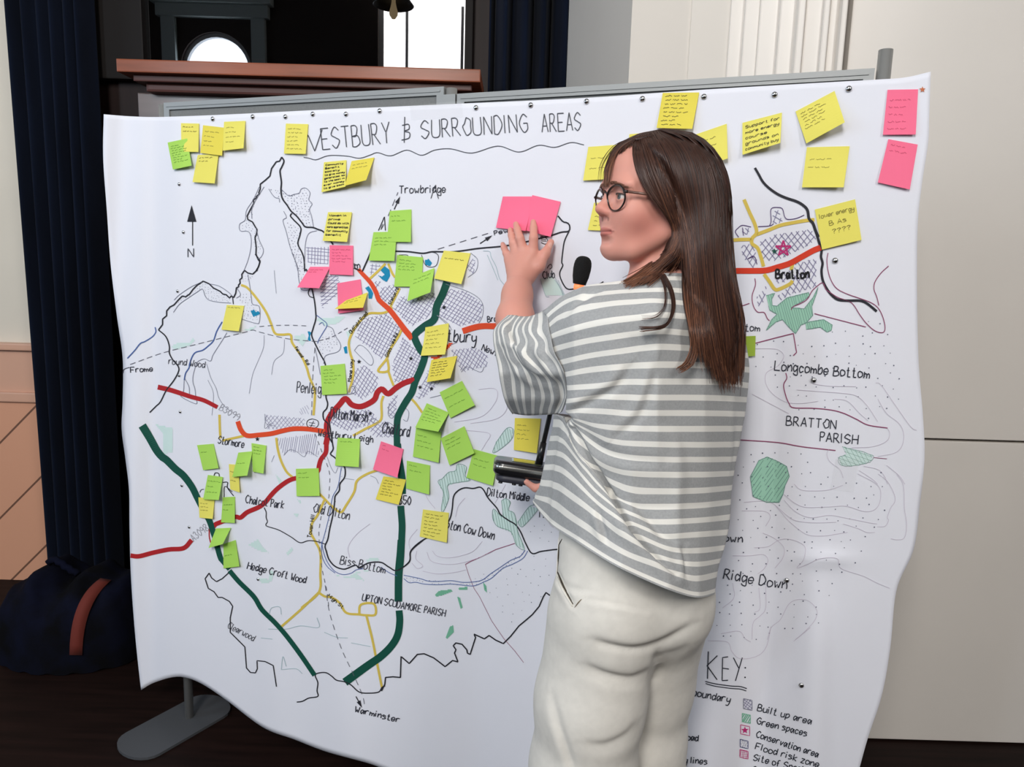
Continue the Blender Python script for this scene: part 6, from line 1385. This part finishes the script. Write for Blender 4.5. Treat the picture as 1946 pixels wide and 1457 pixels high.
def cloth_tube(name, P, r, m, off=0.0008, par=None, taper=True):
    P = cr(P, 6); Q = [cloth_pt(x, y, off) for x, y in P]; Q = [q for q in Q if q is not None]
    if len(Q) > 2: k = len(Q); return tube(name, Q, [r * (0.35 + 0.65 * math.sin(math.pi * (i + .4) / k)) if taper else r for i in range(k)], m, par or tr_o, 6)
cloth_tube('pocket_slit_shade', [(1068, 1024), (1060, 1040), (1054, 1058), (1058, 1080), (1070, 1112), (1089, 1148)], 0.0016, mat('pocket_shade_brown', rgb(64, 56, 46), 0.9), 0.0006)  # dark strip on the cloth paints the shade inside the slit
cloth_tube('pocket_welt', [(1062, 1022), (1053, 1046), (1051, 1064), (1056, 1088), (1068, 1118), (1088, 1152)], 0.0022, M_tr, 0.0012)
cloth_tube('pocket_stitching', [(1092, 1154), (1098, 1146), (1105, 1138)], 0.0009, mat('stitch_thread', rgb(120, 106, 88), 0.9))
# plain shoes under the hems, below the frame
M_shoe = mat('white_canvas_shoe', rgb(196, 192, 184), 0.7)
for x, y in (WY(1100, 1800, 1.235)[:2], WY(1206, 1750, 1.335)[:2]):
    V, Fc = [], []
    for j in range(9):
        z = [0.0, 0.0, 0.02, 0.04, 0.06, 0.075, 0.085, 0.09, 0.092][j]; s = [0.9, 1.0, 1.0, 0.97, 0.9, 0.8, 0.66, 0.5, 0.02][j]
        for i in range(24):
            a = 2 * math.pi * i / 24; f = math.cos(a) * 0.125 * (s if j < 5 else s * 0.9) + 0.05 - 0.05 * (j > 4) * (1 - s) * 2; w = math.sin(a) * 0.042 * s
            V.append(np.array([x, y, z + 0.001]) + BW * f + BSd * w)
    for j in range(8):
        for i in range(24): Fc.append((j * 24 + i, j * 24 + (i + 1) % 24, (j + 1) * 24 + (i + 1) % 24, (j + 1) * 24 + i))
    Fc.append(tuple(range(23, -1, -1)))
    mesh_obj('shoe', V, Fc, M_shoe, wm)
# ------------------------------------------------------------------ hair
HE_C = H(-0.018, 0, 0.027); HE_R = np.array([0.117, 0.095, 0.0990]) * HSC
def hair_front(px, py, grow=0.0):
    """nearest point of the hair volume round the skull along a pixel's ray (or the closest approach)"""
    d = ray(px, py); d = d / np.linalg.norm(d); r = HE_R + grow; o = (HM @ (CAM - HE_C)) / r; e = (HM @ d) / r
    A, B, C = e.dot(e), o.dot(e), o.dot(o) - 1; D_ = B * B - A * C
    t = (-B - math.sqrt(D_)) / A if D_ > 0 else -B / A
    return CAM + d * t
def v_at(px, py):
    """stripe row under a pixel, for the depth of the back"""
    return np.interp(py, [540, 600, 700, 800, 920, 1060], [-0.3, 2, 5.5, 9.5, 14, 18])
HAIRF = Field(arange((0.08, 0.46, 0.0032)), arange((1.02, 1.48, 0.0032)), arange((1.08, 1.64, 0.0036)))
def shell(x, y, z):
    p = [x - HE_C[0], y - HE_C[1], z - HE_C[2]]; q = [HM[i, 0] * p[0] + HM[i, 1] * p[1] + HM[i, 2] * p[2] for i in range(3)]
    r = HE_R - 0.0045
    k0 = np.sqrt(sum((q[i] / r[i]) ** 2 for i in range(3))); k1 = np.sqrt(sum((q[i] / r[i] ** 2) ** 2 for i in range(3))); d = k0 * (k0 - 1) / np.maximum(k1, 1e-6)
    f = (q[0] - 0.018 * HSC) / HSC; u = (q[2] + 0.0243 * HSC) / HSC; s = q[1] / HSC
    fl_ = np.interp(u, [-0.09, -0.05, -0.01, 0.03, 0.06, 0.085, 0.105, 0.14], [-0.045, -0.025, -0.010, 0.012, 0.030, 0.052, 0.078, 0.12])
    cut = np.where(np.abs(s) < 0.2, f - fl_, f)
    return np.maximum(np.maximum(d, cut * 0.8), -(u + 0.085) * 0.8)
HAIRF.put(shell, HE_C - 0.13, HE_C + 0.13, 0.006)
Mflat = np.stack([[0.9, 0.43, 0], [-0.43, 0.9, 0], [0, 0, 1.0]])
for px_, py_, Y_, r_ in ((1330, 400, 1.25, (.036, .040, .07)), (1342, 460, 1.232, (.030, .026, .06)), (1358, 530, 1.218, (.024, .016, .06)), (1370, 590, 1.208, (.022, .011, .055)), (1384, 640, 1.215, (.018, .008, .045)), (1322, 470, 1.225, (.026, .026, .05)), (1326, 530, 1.20, (.015, .010, .05))):
    HAIRF.ell(WY(px_, py_, Y_), r_, Mflat, 0.03)
HAIRF.chain([WY(1296, 440, 1.235), WY(1284, 480, 1.225), WY(1250, 510, 1.225)], [0.018, 0.014, 0.006], 0.02)
Vh, Fh = HAIRF.mesh(); del HAIRF
Vh = relax(Vh, Fh, 3, 0.5)
BVH_ = BVHTree.FromPolygons([tuple(v) for v in Vh], [tuple(map(int, f)) for f in Fh])
M_hair = bpy.data.materials.new('brown_hair'); M_hair.use_nodes = True
nt = M_hair.node_tree; b_ = nt.nodes['Principled BSDF']; b_.inputs['Roughness'].default_value = 0.42; b_.inputs['Specular IOR Level'].default_value = 0.4
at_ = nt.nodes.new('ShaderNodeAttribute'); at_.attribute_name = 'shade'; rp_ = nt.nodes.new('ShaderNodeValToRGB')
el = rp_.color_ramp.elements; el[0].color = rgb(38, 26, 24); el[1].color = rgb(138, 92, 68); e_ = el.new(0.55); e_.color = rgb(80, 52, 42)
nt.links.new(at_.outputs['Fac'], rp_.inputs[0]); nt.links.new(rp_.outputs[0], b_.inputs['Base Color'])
HV, HFc, HT = list(Vh), [tuple(map(int, f)) for f in Fh], [0.12] * len(Vh)
hr = np.random.RandomState(11)
def strand(P, r0, r1, shade, n=4):
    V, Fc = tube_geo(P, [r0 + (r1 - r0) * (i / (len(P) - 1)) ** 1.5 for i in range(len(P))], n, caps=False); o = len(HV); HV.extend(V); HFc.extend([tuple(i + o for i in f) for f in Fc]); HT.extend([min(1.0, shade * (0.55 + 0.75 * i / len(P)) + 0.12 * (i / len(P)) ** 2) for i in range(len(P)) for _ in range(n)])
BVS = BVHTree.FromPolygons([tuple(v) for v in V_TOP], [tuple(map(int, f)) for f in F_TOP])
def place(px, py, lift=0.0):
    """depth of hair seen at a pixel: round the skull above, lying on the back below"""
    h = hair_front(px, py)
    d = ray(px, py); dn = d / np.linalg.norm(d); hit = BVH_.ray_cast(Vector(CAM), Vector(dn))[0]
    if hit is not None:
        hit = np.array(hit)
        if py < 430: h = hit if np.linalg.norm(hit - CAM) < np.linalg.norm(h - CAM) + 0.03 else h
    hb = BVB.ray_cast(Vector(CAM), Vector(dn))[0]
    if hb is not None and py < 430 and np.linalg.norm(np.array(hb) - CAM) < np.linalg.norm(h - CAM): h = np.array(hb)
    if py < 430: return h - dn * (max(lift, 0) + 0.0015)
    d = ray(px, py); Yb = float(shirt_Y(min(max(px, 1110), 1415), v_at(px, py))) - 0.012
    Yh = h[1]; t = float(sstep(430, 590, py)); Y = Yh * (1 - t) + (min(Yb, 1.24) - 0.01) * t
    if hit is not None: Y = min(Y, hit[1] - 0.002)
    hs = BVS.ray_cast(Vector(CAM), Vector(dn))[0]
    if hs is not None: Y = min(Y, hs[1] - 0.0035)
    return CAM + d * ((Y - lift) / d[1])
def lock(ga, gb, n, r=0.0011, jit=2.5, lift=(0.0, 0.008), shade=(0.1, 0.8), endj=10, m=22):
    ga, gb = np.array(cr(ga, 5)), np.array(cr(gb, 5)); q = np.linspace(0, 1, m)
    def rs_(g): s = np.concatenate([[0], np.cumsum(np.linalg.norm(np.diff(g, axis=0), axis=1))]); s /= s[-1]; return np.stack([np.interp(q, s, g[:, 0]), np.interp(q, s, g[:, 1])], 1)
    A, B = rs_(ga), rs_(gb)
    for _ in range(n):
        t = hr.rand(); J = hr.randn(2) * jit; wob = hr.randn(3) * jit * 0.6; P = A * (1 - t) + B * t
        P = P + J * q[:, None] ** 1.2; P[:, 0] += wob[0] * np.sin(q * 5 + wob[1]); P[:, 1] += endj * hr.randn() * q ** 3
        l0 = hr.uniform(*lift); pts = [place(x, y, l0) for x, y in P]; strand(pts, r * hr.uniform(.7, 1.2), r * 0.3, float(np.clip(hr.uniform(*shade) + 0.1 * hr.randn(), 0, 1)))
back_a = [(1258, 249), (1298, 266), (1326, 315), (1338, 400), (1340, 480), (1346, 560), (1354, 640), (1368, 712)]; back_b = [(1262, 245), (1322, 256), (1367, 302), (1387, 370), (1388, 450), (1395, 530), (1412, 620), (1410, 706)]
lock(back_a, back_b, 900, r=0.0009, shade=(0.05, 0.6), endj=15, jit=3.2)
side_a = [(1236, 252), (1254, 290), (1272, 350), (1288, 400), (1302, 450), (1312, 520), (1316, 590), (1322, 650)]
lock(side_a, back_a, 460, r=0.0009, shade=(0.1, 0.75), endj=14)
front_a = [(1215, 260), (1228, 300), (1246, 350), (1266, 400), (1281, 440), (1268, 478), (1232, 508), (1188, 535)]; front_b = [(1238, 252), (1266, 300), (1290, 370), (1300, 430), (1290, 480), (1262, 515), (1236, 535)]
lock(front_a, front_b, 360, r=0.0009, shade=(0.25, 0.85), endj=4)
lock([(1222, 256), (1240, 300), (1258, 360), (1276, 410), (1290, 450), (1296, 490)], [(1250, 249), (1280, 300), (1300, 370), (1315, 430), (1322, 480), (1322, 530)], 260, shade=(0.1, 0.7))
bang = [(1204, 263), (1203, 295), (1212, 332), (1234, 372), (1262, 404), (1280, 434), (1283, 462), (1262, 490)]; bang_b = [(1228, 254), (1238, 300), (1254, 350), (1274, 395), (1288, 428), (1296, 455), (1292, 490), (1274, 515)]
lock(bang, bang_b, 330, r=0.0009, lift=(0.0, 0.005), shade=(0.3, 0.8), endj=3, m=18)
lock([(1208, 261), (1210, 285), (1222, 320), (1240, 350)], [(1236, 252), (1246, 285), (1258, 320), (1270, 360)], 120, r=0.0009, lift=(0.0, 0.002), shade=(0.1, 0.6))
fr_a = [(1214, 259), (1180, 272), (1160, 292), (1149, 325), (1148, 352)]; fr_b = [(1222, 257), (1192, 272), (1172, 290), (1161, 318), (1156, 344)]
lock(fr_a, fr_b, 130, r=0.0009, jit=1.2, shade=(0.3, 0.9), endj=6)
lock([(1212, 259), (1168, 276), (1142, 310), (1136, 345)], [(1212, 259), (1172, 276), (1146, 312), (1140, 348)], 5, r=0.0006, jit=1, endj=4)
lock([(1206, 259), (1178, 273), (1166, 286), (1161, 302)], [(1258, 246), (1222, 254), (1208, 261), (1199, 270)], 260, r=0.0013, jit=1.5, lift=(0.0, 0.004), shade=(0.0, 0.4), endj=2)
lock([(1296, 490), (1300, 560), (1308, 620), (1312, 660), (1300, 690), (1286, 701)], [(1316, 490), (1318, 560), (1322, 620), (1326, 660), (1318, 690), (1298, 703)], 36, shade=(0.4, 1.0), endj=2)
lock([(1238, 504), (1254, 522), (1272, 552), (1277, 590), (1262, 618), (1214, 622)], [(1250, 502), (1263, 520), (1279, 552), (1282, 590), (1264, 622), (1222, 630)], 26, r=0.0009, jit=1.2, endj=2, shade=(0.1, 0.5))
lock([(1240, 506), (1252, 522), (1262, 548), (1262, 580), (1245, 600), (1218, 604)], [(1244, 504), (1256, 522), (1266, 548), (1265, 580), (1248, 602), (1220, 606)], 7, r=0.0006, jit=0.8, endj=2)
lock([(1262, 470), (1235, 500), (1205, 522), (1180, 537)], [(1285, 490), (1255, 515), (1228, 530), (1206, 540)], 60, shade=(0.4, 0.9), endj=3)
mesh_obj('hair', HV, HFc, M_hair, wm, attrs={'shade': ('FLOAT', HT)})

# ------------------------------------------------------------------ table-top gooseneck microphone she holds
mc = thing('desk_microphone', 'black table-top gooseneck microphone held up in the woman\'s hidden hand', 'microphone', MICB)
M_blk = mat('black_plastic', rgb(22, 22, 25), 0.3, coat=0.3); M_blk2 = mat('matte_dark_plastic', rgb(48, 48, 58), 0.5); M_silv = mat('silver_trim', rgb(176, 176, 172), 0.25, metal=0.9)
# base: rounded wedge, its front edge turned to the room
bx = WY(1075, 906, 1.43) - WY(937, 886, 1.43); BLn = np.linalg.norm(bx); bx = bx / BLn
by = ray(980, 890); by = by / np.linalg.norm(by) + np.array([0, 0, 0.13]); by = by - bx * by.dot(bx); by /= np.linalg.norm(by); bz = np.cross(bx, by)
if bz[2] < 0: bz = -bz
b0 = WY(937, 893, 1.40)
def bp_(x, y, z): return b0 + bx * x + by * y + bz * z
def rounded(L_, W_, z0, z1, x0=0.0, y0=0.0, r=0.02, inset=0.004):
    V, Fc = [], []; n = 6; rings = [(z0, inset), (z0 + (z1 - z0) * .2, 0.0), (z0 + (z1 - z0) * .8, 0.0), (z1, inset)]
    for z, ins in rings:
        for cx_, cy_, a0 in ((L_ - r, W_ - r, 0), (r, W_ - r, 90), (r, r, 180), (L_ - r, r, 270)):
            for k in range(n + 1):
                a = math.radians(a0 + 90 * k / n); V.append(bp_(x0 + cx_ + (r - ins) * math.cos(a), y0 + cy_ + (r - ins) * math.sin(a), z))
    m = 4 * (n + 1)
    for j in range(3):
        for i in range(m): Fc.append((j * m + i, j * m + (i + 1) % m, (j + 1) * m + (i + 1) % m, (j + 1) * m + i))
    Fc += [tuple(range(m - 1, -1, -1)), tuple(range(3 * m, 4 * m))]; return V, Fc
base = mesh_obj('base', *rounded(BLn, 0.10, -0.008, 0.019), M_blk, mc)
mesh_obj('trim_band', *rounded(BLn + 0.0014, 0.1014, 0.003, 0.011, -0.0007, -0.0007, inset=0.0006), M_silv, base)
mesh_obj('bottom_plate', *rounded(BLn - 0.012, 0.088, -0.022, -0.0075, 0.008, 0.004), M_blk2, base)
mesh_obj('top_reflection', *rounded(0.06, 0.06, 0.0185, 0.0205, 0.035, 0.02, 0.006), mat('top_reflection_tint', rgb(60, 64, 40), 0.08, coat=1.0), base)  # olive patch paints the yellow note's reflection on the glossy top
for x_ in (0.018, 0.045, 0.058, BLn - 0.03): 
    c_ = bp_(x_, 0.012, -0.022); V, Fc = tube_geo([c_, c_ - bz * 0.003], 0.0042, 10); mesh_obj('rubber_foot', V, Fc, M_blk, base)
s0, s1 = WY(1026, 872, 1.44), WY(1099, 548, 1.44)
tube('stem_socket', [s0 - (s1 - s0) * 0.03, s0 + (s1 - s0) * 0.10], [0.0078, 0.006], M_blk, mc, 14)
tube('gooseneck', [s0 + (s1 - s0) * t for t in np.linspace(0.08, 1, 12)], 0.0048, M_blk, mc, 12)
f0, f1 = WY(1100, 545, 1.44), WY(1110, 490, 1.44); ax_ = f1 - f0; Lf = np.linalg.norm(ax_)
lathe('light_ring', [(0.0, -0.006), (0.0095, -0.006), (0.0102, 0.0), (0.0095, 0.007), (0.0, 0.007)], tuple(f0), mat('orange_light_ring', rgb(246, 122, 82), 0.4, emit=((1.0, 0.25, 0.08, 1), 0.9)), mc, 20, axis=tuple(ax_))
M_foam = mat('black_foam', rgb(14, 14, 15), 0.95, noise=0.4, scale=300, bump=0.8)
lathe('foam_windscreen', [(0.0, 0.004), (0.0125, 0.005), (0.0140, 0.012), (0.0158, Lf * .35), (0.0172, Lf * .6), (0.0170, Lf * .75), (0.0160, Lf * .86), (0.0140, Lf * .95), (0.0108, Lf * 1.01), (0.0070, Lf * 1.045), (0.0032, Lf * 1.06), (0.0, Lf * 1.063)], tuple(f0), M_foam, mc, 28, axis=tuple(ax_))
